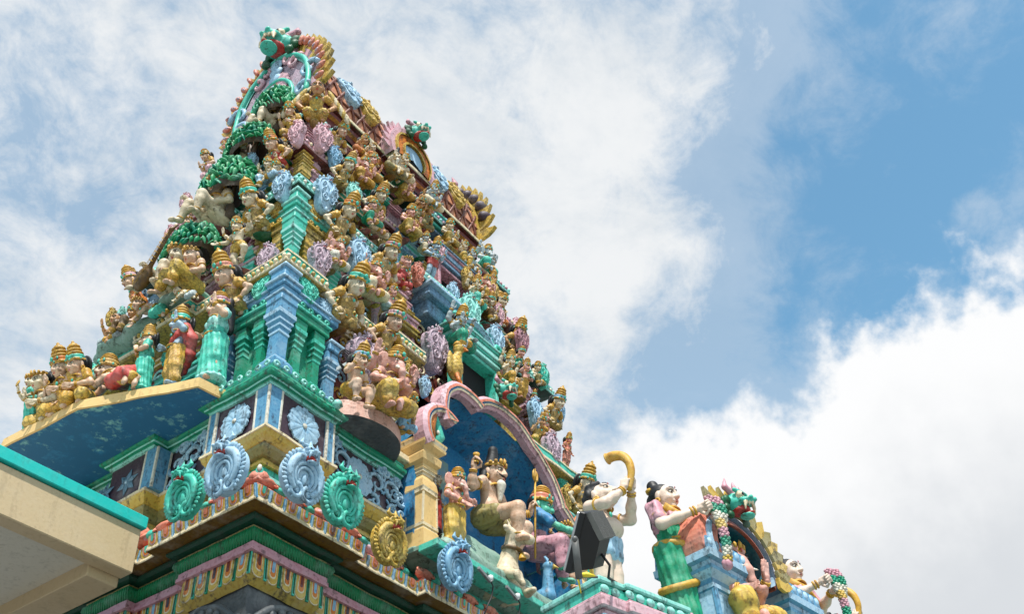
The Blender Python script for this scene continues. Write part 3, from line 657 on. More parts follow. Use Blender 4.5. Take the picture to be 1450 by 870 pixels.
def horseshoe_mb(kind):
    """carved shield in the xz plane, facing -y, standing on z = 0, 1 tall"""
    if kind in _orn: return _orn[kind]
    m = MB(); nr, nt = 8, 72; th = np.linspace(0, 2*PI, nt, endpoint=False); r = np.linspace(0, 1, nr)
    if kind == 'round': Ro = .36+.045*np.sin(th)-.02*np.cos(2*th); cz = .42; wv = .92
    else: Ro = .35+.13*np.clip(np.sin(th), 0, 1)**2+.09*np.clip(-np.sin(th), 0, 1)**3+.06*np.cos(3*(th+PI/2)); cz = .44; wv = .95
    dome = (lambda q: .07+.02*(1-q*q)) if kind == 'round' else (lambda q: .10+.075*(1-q*q))
    def pt(rr, t, lift=0.0): R_ = np.interp(t % (2*PI), np.append(th, 2*PI), np.append(Ro, Ro[0])); return V3(rr*R_*math.cos(t)*wv, -dome(rr)-lift, cz+rr*R_*math.sin(t))
    RR, TT = np.meshgrid(r, th, indexing='ij'); vs = np.stack([RR*Ro*np.cos(TT)*wv, -dome(RR), cz+RR*Ro*np.sin(TT)], -1).reshape(-1, 3)
    m.add(vs, [(i*nt+j, i*nt+(j+1) % nt, (i+1)*nt+(j+1) % nt, (i+1)*nt+j) for i in range(nr-1) for j in range(nt)], 0, True)
    e = vs[(nr-1)*nt:]; bk = e.copy(); bk[:, 1] = .08
    m.add(np.vstack([e, bk]), [(j, (j+1) % nt, nt+(j+1) % nt, nt+j) for j in range(nt)]+[tuple(range(2*nt-1, nt-1, -1))], 0, False)
    def curl(rc, tc, rad, turns, a0, sg, thick):
        c = pt(rc, tc); m.tube([V3(c[0]+rad*(1-.82*q)*math.cos(a0+sg*q*turns*2*PI), -dome(rc)-.012, c[2]+rad*(1-.82*q)*math.sin(a0+sg*q*turns*2*PI)) for q in np.linspace(0, 1, 20)], [thick*(1-.45*q) for q in np.linspace(0, 1, 20)], 6, 0)
        m.ell((c[0], -dome(rc)-.02, c[2]), (rad*.2,)*3, None, 7, 0)
    if kind == 'round':
        for rr, tk, lf in ((.84, .060, .035), (.60, .036, .03), (.42, .030, .02)): m.tube([pt(rr, t, lf) for t in np.linspace(-PI*.31, PI*1.31, 40)], [tk*(.55+.45*min(1, 4*min(q, 1-q))) for q in np.linspace(0, 1, 40)], 8, 0)
        m.tube([pt(.72, t, .03) for t in np.linspace(-PI*.30, PI*1.30, 40)], .016, 6, 0)
        m.ell(pt(.05, 0, .0), (.06, .03, .10), None, 10, 0)
        for k in range(30):
            t = -PI*.36+k*(PI*1.72)/29
            if abs(t-PI/2) < .42: continue
            c = pt(1.0, t, .0); d = unit(V3(math.cos(t), -.15, math.sin(t))); m.ell(c+d*.018, (.027, .040, .058), frame(d), 7, 0)
        for sg in (-1, 1): curl(.80, -PI/2+sg*.50, .13, 1.4, PI/2, sg, .042); curl(.42, -PI/2+sg*.62, .06, 1.1, PI/2, -sg, .022)
    else:
        m.tube([pt(.93, t, .004) for t in np.linspace(0, 2*PI, 48, endpoint=False)], .020, 6, 0, True, True)
        for sg in (-1, 1):
            curl(.58, -PI/2+sg*.72, .135, 1.4, PI/2, sg, .026); curl(.62, PI/2-sg*.95, .10, 1.3, -PI/2, -sg, .022); curl(.70, -.15 if sg > 0 else PI+.15, .075, 1.2, PI*.2, -sg, .018)
            m.tube([pt(.1, -PI/2, .0), pt(.35, PI/2-sg*.5, .012), pt(.72, PI/2-sg*.45, .01), pt(.9, PI/2-sg*.15, .01)], [.02, .026, .022, .014], 6, 0)
            for q in range(5): t = (-.2+q*.32)*sg; t = t if sg > 0 else PI+t; c = pt(1.0, t, -.03); d = unit(V3(math.cos(t), -.2, math.sin(t))); m.ell(c+d*.02, (.036, .030, .06), frame(d), 7, 0)
        m.ell(pt(.0, 0, .01), (.05, .035, .10), None, 10, 0); m.ell(pt(.86, -PI/2, .01), (.05, .035, .06), None, 8, 0)
    m.merge(yali_mb(), None, V3(0, -.05, .82 if kind == 'round' else .90), (.74 if kind == 'round' else .40), {0: 0, 1: 1, 2: 0, 3: 2, 4: 0, 5: 0})
    _orn[kind] = m; return m
_om = {}
def ornament(face, u, v, hpx, key, kind='leaf', off=.2, lean=.08, rz=None, label=None, wsc=None):
    wsc = (.76 if kind == 'leaf' else 1.18) if wsc is None else wsc; hpx *= .82 if kind == 'leaf' else 1
    """carved shield whose foot is seen at u, v and which is hpx tall in the photograph"""
    p = on_face(face, u, v, off); h = px_height(p, hpx)
    me = _om.setdefault(kind, horseshoe_mb(kind).mesh('horseshoe_ornament', [P('pink')]*3))
    o = link('horseshoe_ornament', me, tower, p); o.scale = (h*wsc, h, h)
    rz = (0 if face == 'R' else -PI/2) if rz is None else rz
    o.rotation_euler = (lean, 0, rz)
    for i, k in enumerate((key, 'red', 'black')): o.material_slots[i].link = 'OBJECT'; o.material_slots[i].material = P(k)
    if label: o['label'] = label
    return o
def px_height(p, hpx):
    a = np.array(proj(p)); b = np.array(proj(np.asarray(p)+V3(0, 0, .5))); return .5*hpx/np.linalg.norm(b-a)

# ---- petals along the frieze and the eave fascia
def petal_row(m, path, off, z0, z1, pitch, slope=0.0, faces=None):
    path = np.asarray(path, float); n = len(path)
    for i in range(n):
        a, b = path[i], path[(i+1) % n]; e = b-a; L = np.linalg.norm(e)
        e = e/L; nrm = V3(e[1], -e[0], 0)
        if faces and not faces(a, b, nrm): continue
        ca, cb = 0.0, 0.0
        e0 = path[i]-path[i-1]; e0 /= np.linalg.norm(e0); e2 = path[(i+2) % n]-b; e2 /= np.linalg.norm(e2)
        s0 = np.cross(e0, e); s1 = np.cross(e, e2)
        st = -off*s0; en = L+off*s1; k = max(1, int(round((en-st)/pitch))); w = (en-st)/k
        X = V3(e[0], e[1], 0)
        R = np.array([X, V3(0, 0, 1)*math.cos(slope)-nrm*math.sin(slope), nrm]).T
        for j in range(k):
            c = V3(*a, 0)+X*(st+(j+.5)*w)+nrm*(off+.001); c[2] = z1
            H = z1-z0
            def U(hw, dep, top=0.0):
                return [(hw*math.cos(t), -dep+hw*(.9)*(math.sin(t)+1)*1.0) for t in np.linspace(-PI, 0, 7)][::1]+[(hw, -top), (-hw, -top)]
            for q, (hw, dep, top, mat) in enumerate(((.38*w, H, .0, 0), (.35*w, H*.955, .0, 1), (.23*w, H*.74, .0, 2), (.17*w, H*.66, .0, 3), (.10*w, H*.48, .0, 4+(j % 3)))):
                m.plate(U(hw, dep, top), R, c+nrm*(.004*q), .012, mat)
            m.plate([(-.085*w, -H*.98), (.085*w, -H*.98), (.085*w, 0), (-.085*w, 0)], R, c+X*w*.5, .018, 7+(j % 2))
            m.plate([(-.04*w, -H*.9), (.04*w, -H*.9), (.04*w, 0), (-.04*w, 0)], R, c+X*w*.5+nrm*.006, .018, 9)
vis = lambda a, b, nrm: nrm[1] < -.5 or nrm[0] < -.5
m = MB(); petal_row(m, plan(0, 1.75, .13), -.332, 7.15, 7.42, .235, 0, vis)
part('petal_frieze', m, ['cream', 'yellow_', 'cream', 'orange_', 'maroon_', 'sky', 'purple', 'teal', 'green', 'deep'])
m = MB(); petal_row(m, plan(0, 1.75, .13), .0, 7.825, 7.995, .225, -.17, vis)
part('petal_fascia', m, ['cream', 'yellow_', 'pink', 'orange_', 'teal', 'salmon_', 'lilac_', 'sky', 'blue', 'lblue'])
m = MB(); path = plan(0, 1.75, .13); m.sweep([(-.055, 8.0), (-.02, 8.0), (-.018, 8.012), (-.055, 8.014)], path); part('fascia_rim', m, ['white'])
# scrolls rolling over the curved eave
m = MB()
def scroll(c, R, s, k):
    m.tube([c+R @ V3(s*(.25-.02*t)*math.cos(.55*t), -.02, s*(.25-.02*t)*math.sin(.55*t)) for t in range(11)], [s*(.085-.006*t) for t in range(11)], 7, k)
for x in np.arange(.25, 8.5, .47):
    y = (0 if x < 1.75 or 2.92 < x < 6.7 else .13)
    if 1.75 < x < 2.92 or x < 1.75 or x < 6.6:
        R = rotx(-.7); c = V3(x, y+.16, 8.13)
        m.ell(c+V3(0, -.03, .03), (.17, .08, .05), rotx(-.6), 10, int(x*10) % 2); m.ell(c+V3(.2, -.05, .0), (.09, .06, .05), rotx(-.6), 8, 2); scroll(c+V3(-.1, -.05, .02), R, .36, 0); scroll(c+V3(.1, -.05, .02), R @ np.diag([-1., 1, 1]), .36, 0)
for y in np.arange(.25, 4.6, .47):
    x = 0 if y < 1.75 or y > 2.05 else .13; R = rotz(-PI/2) @ rotx(-.7); c = V3(x+.16, y, 8.13)
    m.ell(c+V3(-.03, 0, .03), (.08, .17, .05), roty(.6), 10, int(y*10) % 2); m.ell(c+V3(-.05, .2, 0), (.06, .09, .05), roty(.6), 8, 2); scroll(c+V3(-.05, .1, .02), R, .36, 0); scroll(c+V3(-.05, -.1, .02), R @ np.diag([-1., 1, 1]), .36, 0)
part('eave_scrollwork', m, ['salmon_', 'pink', 'teal'])
for q, (c, R) in enumerate(((V3(.16, .16, 8.15), rotz(-PI/4)), (V3(.10, 2.2, 8.14), rotz(-PI/3.4)))):
    m = MB(); m.ell(V3(0, 0, .06), ((.12, .1, .09), (.26, .18, .17))[q], R, 12, 0); m.ell(V3(0, 0, .1)+R @ V3(0, (-.06, -.12)[q], 0), ((.05, .04, .08), (.10, .07, .12))[q], R, 10, 1); m.ell(V3(0, 0, .12)+R @ V3(0, (-.09, -.17)[q], .02), (.03+.02*q, .03, .05+.02*q), R, 8, 2)
    part('corner_leaf', m, ['salmon_', 'teal', 'white'], tower, c)

# ---- flower panels, vines and pilasters of the upper wall
def flower_mb(n=10, notch=.09):
    m = MB(); nr, nt = 9, 120; th = np.linspace(0, 2*PI, nt, endpoint=False); r = np.linspace(0, 1, nr); RR, TT = np.meshgrid(r, th, indexing='ij')
    Ro = 1-notch+notch*np.abs(np.cos(n*TT/2))+.02*np.cos(n*2.5*TT); h = .05+.07*np.sin(RR*PI*.8)*(.6+.4*np.abs(np.cos(n*TT/2)))+.012*np.cos(n*4*TT)*RR
    vs = np.stack([RR*Ro*np.cos(TT), -h, RR*Ro*np.sin(TT)], -1).reshape(-1, 3); f = []; mm = []
    for i in range(nr-1):
        for j in range(nt): a, b = i*nt+j, i*nt+(j+1) % nt; f.append((a, b, b+nt, a+nt)); mm.append(1 if i < 3 and (j//3) % 2 else 0)
    m.add(vs, f, mm, True); e = vs[(nr-1)*nt:]; bk = e.copy(); bk[:, 1] = .01; m.add(np.vstack([e, bk]), [(j, (j+1) % nt, nt+(j+1) % nt, nt+j) for j in range(nt)], 0)
    m.ell((0, -.11, 0), (.14, .06, .14), None, 12, 2); return m
def star_mb():
    m = MB()
    for k in range(6):
        a = k*PI/3+.3; d = V3(math.cos(a), 0, math.sin(a)); q = V3(-math.sin(a), 0, math.cos(a))
        m.add([V3(0, -.10, 0), d*.45+q*.24+V3(0, -.03, 0), d, d*.45-q*.24+V3(0, -.03, 0), d*.5+V3(0, -.12, 0)], [(0, 4, 1), (4, 2, 1), (0, 3, 4), (4, 3, 2)][::1], 0)
        m.add([V3(0, -.10, 0), d*.45+q*.24+V3(0, -.03, 0), d, d*.45-q*.24+V3(0, -.03, 0), d*.5+V3(0, -.12, 0)], [(1, 4, 0), (1, 2, 4), (4, 3, 0), (2, 3, 4)], 0)
    m.ell((0, -.1, 0), (.13, .06, .13), None, 10, 2); return m
def place(mb, R, t, sc): o = MB(); o.merge(mb, R, t, sc); return o
FR, FL = np.eye(3), rotz(-PI/2)
fl = flower_mb(12); st = star_mb()
for name, c, R, sc in (('flower_relief', V3(.815, .225, 9.315), FR, .265), ('flower_relief', V3(.225, .765, 9.315), FL, .25), ('flower_relief', V3(2.08, .445, 9.30), FR, .27)):
    part(name, place(fl, R, c, sc), ['lblue', 'sky', 'white'])
for y in (2.75, 3.2, 3.65): part('star_relief', place(st, FL, V3(.225, y, 9.28), .2), ['sky', 'blue', 'lblue'])
def vine(m, c, R, w, h, flip=1):
    for sx in (-1, 1):
        for k, (px_, pz, rr) in enumerate(((.24, .06, .2), (.33, -.22, .12), (.1, .3, .12))):
            cc = V3(sx*px_*w, 0, pz*h*2)
            pts = [c+R @ (cc+V3(sx*rr*h*1.6*(1-.075*t)*math.cos(.62*t+k), -.02, flip*rr*h*1.6*(1-.075*t)*math.sin(.62*t+k))) for t in range(12)]
            m.tube(pts, [h*(.075-.0035*t) for t in range(12)], 6, 0, flat=.8)
            for t in range(0, 9, 2):
                d = R @ unit(V3(math.cos(.62*t+k)*sx, 0, math.sin(.62*t+k))); m.ell(pts[t]+d*h*.09, (h*.035, h*.035, h*.1), frame(d+1e-3), 6, t//2 % 2)
m = MB(); vine(m, V3(1.60, .45, 9.30), FR, .55, .52); vine(m, V3(2.56, .45, 9.30), FR, .55, .52); vine(m, V3(2.84, .45, 9.30), FR, .3, .45, -1); part('vine_relief', m, ['lblue', 'sky'])
m = MB(); vine(m, V3(.45, 1.6, 9.30), FL, .6, .52); vine(m, V3(.45, 1.98, 9.30), FL, .35, .5, -1); part('vine_relief', m, ['lblue', 'sky'])
for i, (x, y, w) in enumerate(((.215, .215, .10), (1.225, .215, .055), (.215, 1.125, .055), (.215, 2.22, .10), (.215, 3.75, .1))):
    m = MB(); c = (x+w, y+(w if i != 1 else w), 0)
    m.sqloft(c, [(8.99, w+.012), (9.61, w+.012)], 0)
    for ax in (-1, 1):
        for ay in (-1, 1): m.box((c[0]+ax*(w+.004), c[1]+ay*(w+.004), 9.3), (.016, .016, .305), None, 1, .004)
    part('wall_pilaster', m, ['blue', 'white'])
m = MB()
for a in np.arange(.16, 1.3, .16): m.tube([V3(a+.05*math.cos(.8*t)*(1-.08*t), .08, 9.83+.05*math.sin(.8*t)*(1-.08*t)) for t in range(9)], .016, 6, 0); m.tube([V3(.08, a+.05*math.cos(.8*t)*(1-.08*t), 9.83+.05*math.sin(.8*t)*(1-.08*t)) for t in range(9)], .016, 6, 0)
for c in ((.1, 1.16, 9.84), (1.26, .1, 9.84)): m.ell(c, (.07, .07, .07), None, 10, 0)
part('cornice_scrollwork', m, ['aqua'])

# ---- half-round ledge on the long face and faceted canopy on the short face
m = MB(); hr = [(1.95+.72*math.cos(t), .5+.64*math.sin(t)) for t in np.linspace(-PI, 0, 25)]
m.plate(hr, np.eye(3), V3(0, 0, 9.76), .2, 0, 1); m.plate([(1.95+(x-1.95)*.93, .5+(y-.5)*.93) for x, y in hr], np.eye(3), V3(0, 0, 9.961), .08, 2, 2); part('half_round_ledge', m, ['darkstone', 'rawplaster', 'rawplaster'])
CAN = [(.45, .93), (-.22, 1.02), (-.86, 2.50), (-.95, 3.9), (-.5, 5.2), (.45, 5.4)]
m = MB(); m.sweep([(-.03, 9.722), (.0, 9.723), (.0, 9.86), (-.03, 9.875), (-.04, 9.88)], CAN[::-1], closed=False)
cm = MB(); 
part('canopy_edge', m, [paint('tan2', dirt=.28)])
cm.plate([(x+.02 if y < 5 else x, y+(.02 if y < 3 else -.02)) for x, y in CAN][::-1], np.eye(3), V3(0, 0, 9.735), .13, 0); part('canopy_slab', cm, [patchy('canopy_paint', ('navy', 'navy', 'dblue', 'aqua', 'dblue'), 1.9, .62)])

# ---- beaded lips and scroll reliefs on the storeys
def bead_row(m, path, off, z, step, rx, rz_, keys=1):
    path = np.asarray(path, float); n = len(path)
    for i in range(n-1):
        a, b = path[i], path[i+1]; e = b-a; L_ = np.linalg.norm(e); e = e/L_; nrm = np.array([e[1], -e[0]])
        if not (nrm[0] < -.5 or nrm[1] < -.5): continue
        k = max(1, int(L_/step))
        for j in range(k): c = a+e*(j+.5)*L_/k+nrm*off; m.ell((*c, z), (rx, rx, rz_), None, 7, j % keys)
LIPK = (('cream', 'yellow'), ('aqua', 'white'), ('pink', 'cream'), ('aqua', 'rose'))
for i, (z0, z1, sw, se, cw, cs, cl) in enumerate(TIERS[:4]):
    pl = plan(se, .95-.1*i, .12, 3.6, 5.2, .14, 2.0, 2.7) if i else [(se, 3.3), (se-.14, 3.3), (se-.14, 2.1), (se, 2.1), (se, se), (se+.85, se), (se+.85, se+.12), (2.3, se+.12), (2.3, se-.05), (3.3, se-.05)]
    m = MB(); bead_row(m, pl, .0, z1+.135, .085, .034, .045, 2); part('bead_band', m, LIPK[i])
r3 = random.Random(4)
for i, (z0, z1, sw, se, cw, cs, cl) in enumerate(TIERS):
    for face in 'RL':
        m = MB(); R = FR if face == 'R' else FL; Lw = (W-2.35*sw if face == 'R' else D-2.25*sw)
        for q in range(int(Lw/.26)):
            for zz in np.arange(z0+.18, z1-.2, .30):
                al = sw+.15+q*.26+r3.uniform(-.04, .04)
                if i == 0 and face == 'R' and 2.6 < al < 6.8: continue
                c = V3(al, sw-.012, zz+r3.uniform(-.04, .04)) if face == 'R' else V3(sw-.012, al, zz+r3.uniform(-.04, .04)); k = r3.randrange(4); sg = r3.choice((-1, 1)); rd = r3.uniform(.085, .13)
                m.tube([c+R @ V3(sg*rd*(1-.08*t)*math.cos(.7*t), -.012, rd*(1-.08*t)*math.sin(.7*t)) for t in range(11)], [.026-.0012*t for t in range(11)], 6, k); m.ell(c, (.03, .03, .03), None, 7, (k+1) % 4)
        part('scroll_relief', m, [('pink', 'yellow', 'lblue', 'aqua'), ('cream', 'rose', 'yellow', 'lblue'), ('yellow', 'aqua', 'pink', 'cream'), ('lblue', 'pink', 'aqua', 'yellow'), ('teal', 'yellow', 'rose', 'cream')][i])
# ------------------------------------------------------------------ corner shrines, wall shrines, windows
PIL = [(0, 1.0), (.05, 1.0), (.055, .85), (.08, .85), (.10, 1.1), (.15, 1.36), (.21, 1.36), (.26, 1.08), (.27, .86), (.295, .86), (.30, .76), (.60, .72), (.605, .82), (.63, .82), (.635, .76), (.66, .78), (.68, .92), (.705, .94), (.71, .88), (.73, .92), (.75, 1.08), (.775, 1.1), (.78, 1.03), (.80, 1.08), (.83, 1.28), (.88, 1.3), (.885, 1.18), (1, 1.18)]
PMAT = [0, 1, 0, 1, 0, 0, 0, 1, 1, 1, 0, 1, 1, 0, 0, 0, 1, 1, 0, 0, 1, 1, 0, 0, 1, 1, 0]
def pilaster(parent, R, t, h, hw, a, b):
    m = MB(); m.sqloft((0, 0, 0), [(z*h, q*hw) for z, q in PIL], PMAT); o = MB(); o.merge(m, R, t)
    return part('pilaster', o, [a, b], parent)
def corner_shrine(s, z0, z1, A, A2, B, B2, orn, wd=1.0):
    """pillared shrine that turns the tower's near corner"""
    h = z1-z0; root = link('corner_shrine', None, tower, (0, 0, 0)); hp = h*.66
    hw = .118*wd
    pilaster(root, FR, V3(s+hw*1.15, s+hw*1.15, z0), hp, hw, A, A2)
    body = MB()
    for R, flip in ((FR, 1), (FL, -1)):
        def W_(along, dep, z): return V3(s+along, s+dep, z) if flip > 0 else V3(s+dep, s+along, z)
        for al, w_, k1, k2 in ((.43*wd, .088*wd, B, B2), (.78*wd, .084*wd, B, B2), (1.08*wd, .11*wd, A, A2)):
            pilaster(root, R, W_(al, w_*1.25+.03, z0+.0), hp*(.93 if k1 == B else .8), w_, k1, k2)
        def bx(al0, al1, d0, d1, za, zb, k, bev=.012):
            c = (W_((al0+al1)/2, (d0+d1)/2, (za+zb)/2)); hx, hy = (al1-al0)/2, (d1-d0)/2
            body.box(c, (hx, hy, (zb-za)/2) if flip > 0 else (hy, hx, (zb-za)/2), None, k, bev)
        bx(.26*wd, .95*wd, .17*wd, .5, z0, z0+hp, 4); bx(.27*wd, .94*wd, .005, .3, z0+hp*.935, z0+hp*1.03, 2); bx(.27*wd, .96*wd, -.03, .3, z0+hp*1.032, z0+hp*1.07, 3)
        bx(.28*wd, .92*wd, .05, .3, z0+hp*1.072, z0+hp*1.17, 2); bx(.955*wd, 1.21*wd, .0, .3, z0+hp*.81, z0+hp*.90, 0); bx(.95*wd, 1.22*wd, -.025, .3, z0+hp*.902, z0+hp*.94, 1)
        bx(.28*wd, 1.1*wd, .02, .4, z0+hp*1.172, z0+hp*1.24, 0); bx(.27*wd, 1.12*wd, -.005, .4, z0+hp*1.242, z0+hp*1.27, 1); bx(.28*wd, 1.05*wd, .08, .4, z0+hp*1.272, z0+h*.98, 0)
        o = MB(); o.merge(horseshoe_mb('leaf'), R @ rotx(-.1), W_(.50*wd, .05, z0+hp*1.24), h*.24); part('crest_shield', o, [orn, 'red', 'black'], root)
        o = MB(); o.merge(horseshoe_mb('leaf'), R @ rotx(-.1), W_(.92*wd, .07, z0+hp*1.22), h*.2); part('crest_shield', o, [A2, 'red', 'black'], root)
        sc = MB()
        for al in (.38, .54, .70, .86): sc.tube([W_(al*wd+.05*wd*math.cos(.8*t)*(1-.08*t), .0, z0+hp*1.11+.05*wd*math.sin(.8*t)*(1-.08*t)) for t in range(9)], .015, 6, 0)
        part('scrollwork', sc, [B2], root)
    q = s+hw*1.15
    for (za, zb, e, k) in ((hp, hp*1.10, .155, 0), (hp*1.102, hp*1.13, .175, 1), (hp*1.132, hp*1.22, .135, 0), (hp*1.222, hp*1.29, .165, 0), (hp*1.292, hp*1.33, .19, 1), (hp*1.332, h*.97, .14, 0), (h*.972, h*1.0, .17, 1)):
        e *= wd; body.box((q, q, z0+(za+zb)/2), (e, e, (zb-za)/2), None, k, .012)
    part('shrine_body', body, [A, A2, B, B2, B], root)
corner_shrine(.33, 9.89, 11.86, 'blue', 'lblue', 'green', 'teal', 'teal')
corner_shrine(.74, 12.12, 14.1, 'teal', 'aqua', 'ochre', 'yellow', 'yellow', .9)
corner_shrine(1.02, 14.38, 15.48, 'ochre', 'yellow', 'rose', 'pink', 'pink', .7)
corner_shrine(1.26, 15.74, 16.7, 'rose', 'pink', 'slateblue', 'lblue', 'lblue', .6)
def wall_shrine(face, al, s, z0, w, h, d, A, A2, B, B2, cols=3, top='sala', orn=None):
    """a small pillared shrine standing on a ledge against the wall; al = position along the face"""
    R = FR if face == 'R' else FL; t = V3(al, s, z0) if face == 'R' else V3(s, al, z0)
    root = link('wall_shrine', None, tower); root.location = [float(x) for x in t]; root.rotation_euler = (0, 0, 0 if face == 'R' else -PI/2)
    m = MB(); hp = h*.55
    m.box((0, d*.15, h*.03), (w*.54, d*.9, h*.03), None, 3, .01); m.box((0, d*.4, hp*.55), (w*.46, d*.55, hp*.5), None, 2, .0)
    z = hp
    for zz, e, k in ((.05, 1.08, 0), (.03, 1.2, 1), (.07, 1.04, 2), (.04, 1.16, 3), (.03, 1.26, 1)):
        m.box((0, d*.25, z+zz*h/2), (w*.5*e, d*.75*e, zz*h/2-.002), None, k, .012); z += zz*h
    if top == 'sala':
        n = 12; r = h*.2; poly = [(d*.25+r*1.0*math.cos(a), z+r*math.sin(a)) for a in np.linspace(0, PI, n)]
        v = [(sx*w*.5, y, zz) for sx in (-1, 1) for y, zz in poly]; f = [(i, i+1, n+i+1, n+i) for i in range(n-1)]+[tuple(range(n-1, -1, -1)), tuple(range(n, 2*n))]; m.add(v, f, 0)
        m.tube([(-w*.46, d*.25, z+r), (w*.46, d*.25, z+r)], h*.025, 6, 1)
        for sx in (-.33, 0, .33): m.lathe([(0, h*.03), (h*.03, h*.045), (h*.06, h*.03), (h*.09, h*.004)], (sx*w, d*.25, z+r), 8, 3)
    else:
        for e, zz, k in ((.9, .08, 0), (1.0, .03, 1), (.75, .08, 2), (.85, .03, 3), (.5, .1, 0)): m.box((0, d*.25, z+zz*h/2), (w*.5*e, d*.6*e, zz*h/2-.002), None, k, .012); z += zz*h
    part('shrine_body', m, [A, A2, B, B2], root)
    for i in range(cols):
        x = (i/(cols-1)-.5)*w*.84; k = i % 2 == 0
        pilaster(root, np.eye(3), V3(x, -d*.12, h*.06), hp*.92, w*.075, A if k else B, A2 if k else B2)
    o = MB(); o.merge(horseshoe_mb('leaf'), rotx(-.12), V3(0, d*.0-.04 if top != 'sala' else d*.25-h*.2, z-.02*h), h*.30); part('crest_shield', o, [orn or B, 'red', 'black'], root)
    return root
def along(face, u, v, off): p = on_face(face, u, v, off); return (p[0] if face == 'R' else p[1]), p[2]
# along the long face
for (x, s, z0, w, h, d, A, A2, B, B2, cols, top, orn) in (
    (2.75, .52, 9.9, .62, 1.75, .3, 'ochre', 'yellow', 'ochre', 'cream', 3, 'tier', 'lblue'), (2.95, .86, 12.12, .62, 1.9, .3, 'lilac', 'pink', 'ochre', 'yellow', 3, 'tier', 'ochre'), (3.55, .95, 12.12, .4, 1.7, .25, 'ochre', 'yellow', 'rose', 'pink', 2, 'tier', 'pink'),
    (3.75, 1.12, 14.4, .62, 1.3, .26, 'slateblue', 'lblue', 'teal', 'aqua', 3, 'sala', 'lblue'), (4.35, 1.15, 14.4, .42, 1.15, .24, 'ochre', 'yellow', 'ochre', 'yellow', 2, 'tier', 'yellow'), (3.15, 1.34, 15.75, .46, 1.0, .2, 'green', 'teal', 'green', 'aqua', 3, 'tier', 'green'),
    (3.65, 1.36, 15.75, .4, 1.05, .2, 'rose', 'pink', 'lilac', 'pink', 2, 'tier', 'pink'), (5.6, 1.34, 15.75, .5, .95, .22, 'rose', 'pink', 'rose', 'pink', 3, 'sala', 'pink'), (6.3, .86, 12.12, .5, 1.6, .3, 'ochre', 'yellow', 'ochre', 'yellow', 3, 'tier', 'pink'), (7.0, .8, 12.12, .45, 1.4, .3, 'rose', 'pink', 'lilac', 'pink', 2, 'tier', 'lilac'),
    (7.5, .5, 9.9, .6, 1.6, .3, 'teal', 'aqua', 'green', 'aqua', 3, 'tier', 'teal'), (8.15, .4, 9.9, .5, 1.4, .3, 'ochre', 'yellow', 'teal', 'aqua', 3, 'tier', 'ochre'), (6.3, 1.12, 14.4, .5, 1.1, .25, 'teal', 'aqua', 'rose', 'pink', 3, 'sala', 'lilac')):
    wall_shrine('R', x, s, z0, w, h, d, A, A2, B, B2, cols, top, orn)
for (y, s, z0, w, h, d, A, A2, B, B2, cols, top, orn) in (
    (2.1, .95, 12.12, .95, 1.55, .3, 'rose', 'pink', 'pink', 'cream', 3, 'sala', 'pink'), (1.95, 1.18, 14.4, .5, 1.15, .26, 'slateblue', 'lblue', 'lblue', 'lblue', 2, 'sala', 'lblue'), (3.4, 1.0, 12.12, .7, 1.3, .3, 'rose', 'pink', 'ochre', 'cream', 3, 'sala', 'pink'),
    (2.0, 1.4, 15.75, .4, .95, .2, 'ochre', 'yellow', 'orange', 'red', 2, 'tier', 'salmon'), (2.0, .6, 9.9, .6, 1.5, .3, 'green', 'teal', 'green', 'aqua', 3, 'tier', 'teal'), (2.9, .6, 9.9, .6, 1.5, .3, 'green', 'teal', 'green', 'aqua', 3, 'tier', 'teal'), (4.15, .5, 9.9, .4, 2.0, .3, 'ochre', 'yellow', 'ochre', 'yellow', 2, 'tier', 'yellow'), (4.65, .4, 9.9, .5, 1.8, .3, 'teal', 'aqua', 'green', 'teal', 3, 'tier', 'teal'),
    (3.7, 1.2, 14.4, .6, 1.0, .25, 'rose', 'pink', 'rose', 'pink', 3, 'sala', 'pink'), (4.2, .95, 12.12, .5, 1.4, .25, 'lilac', 'lblue', 'teal', 'aqua', 2, 'tier', 'lblue')):
    wall_shrine('L', y, s, z0, w, h, d, A, A2, B, B2, cols, top, orn)
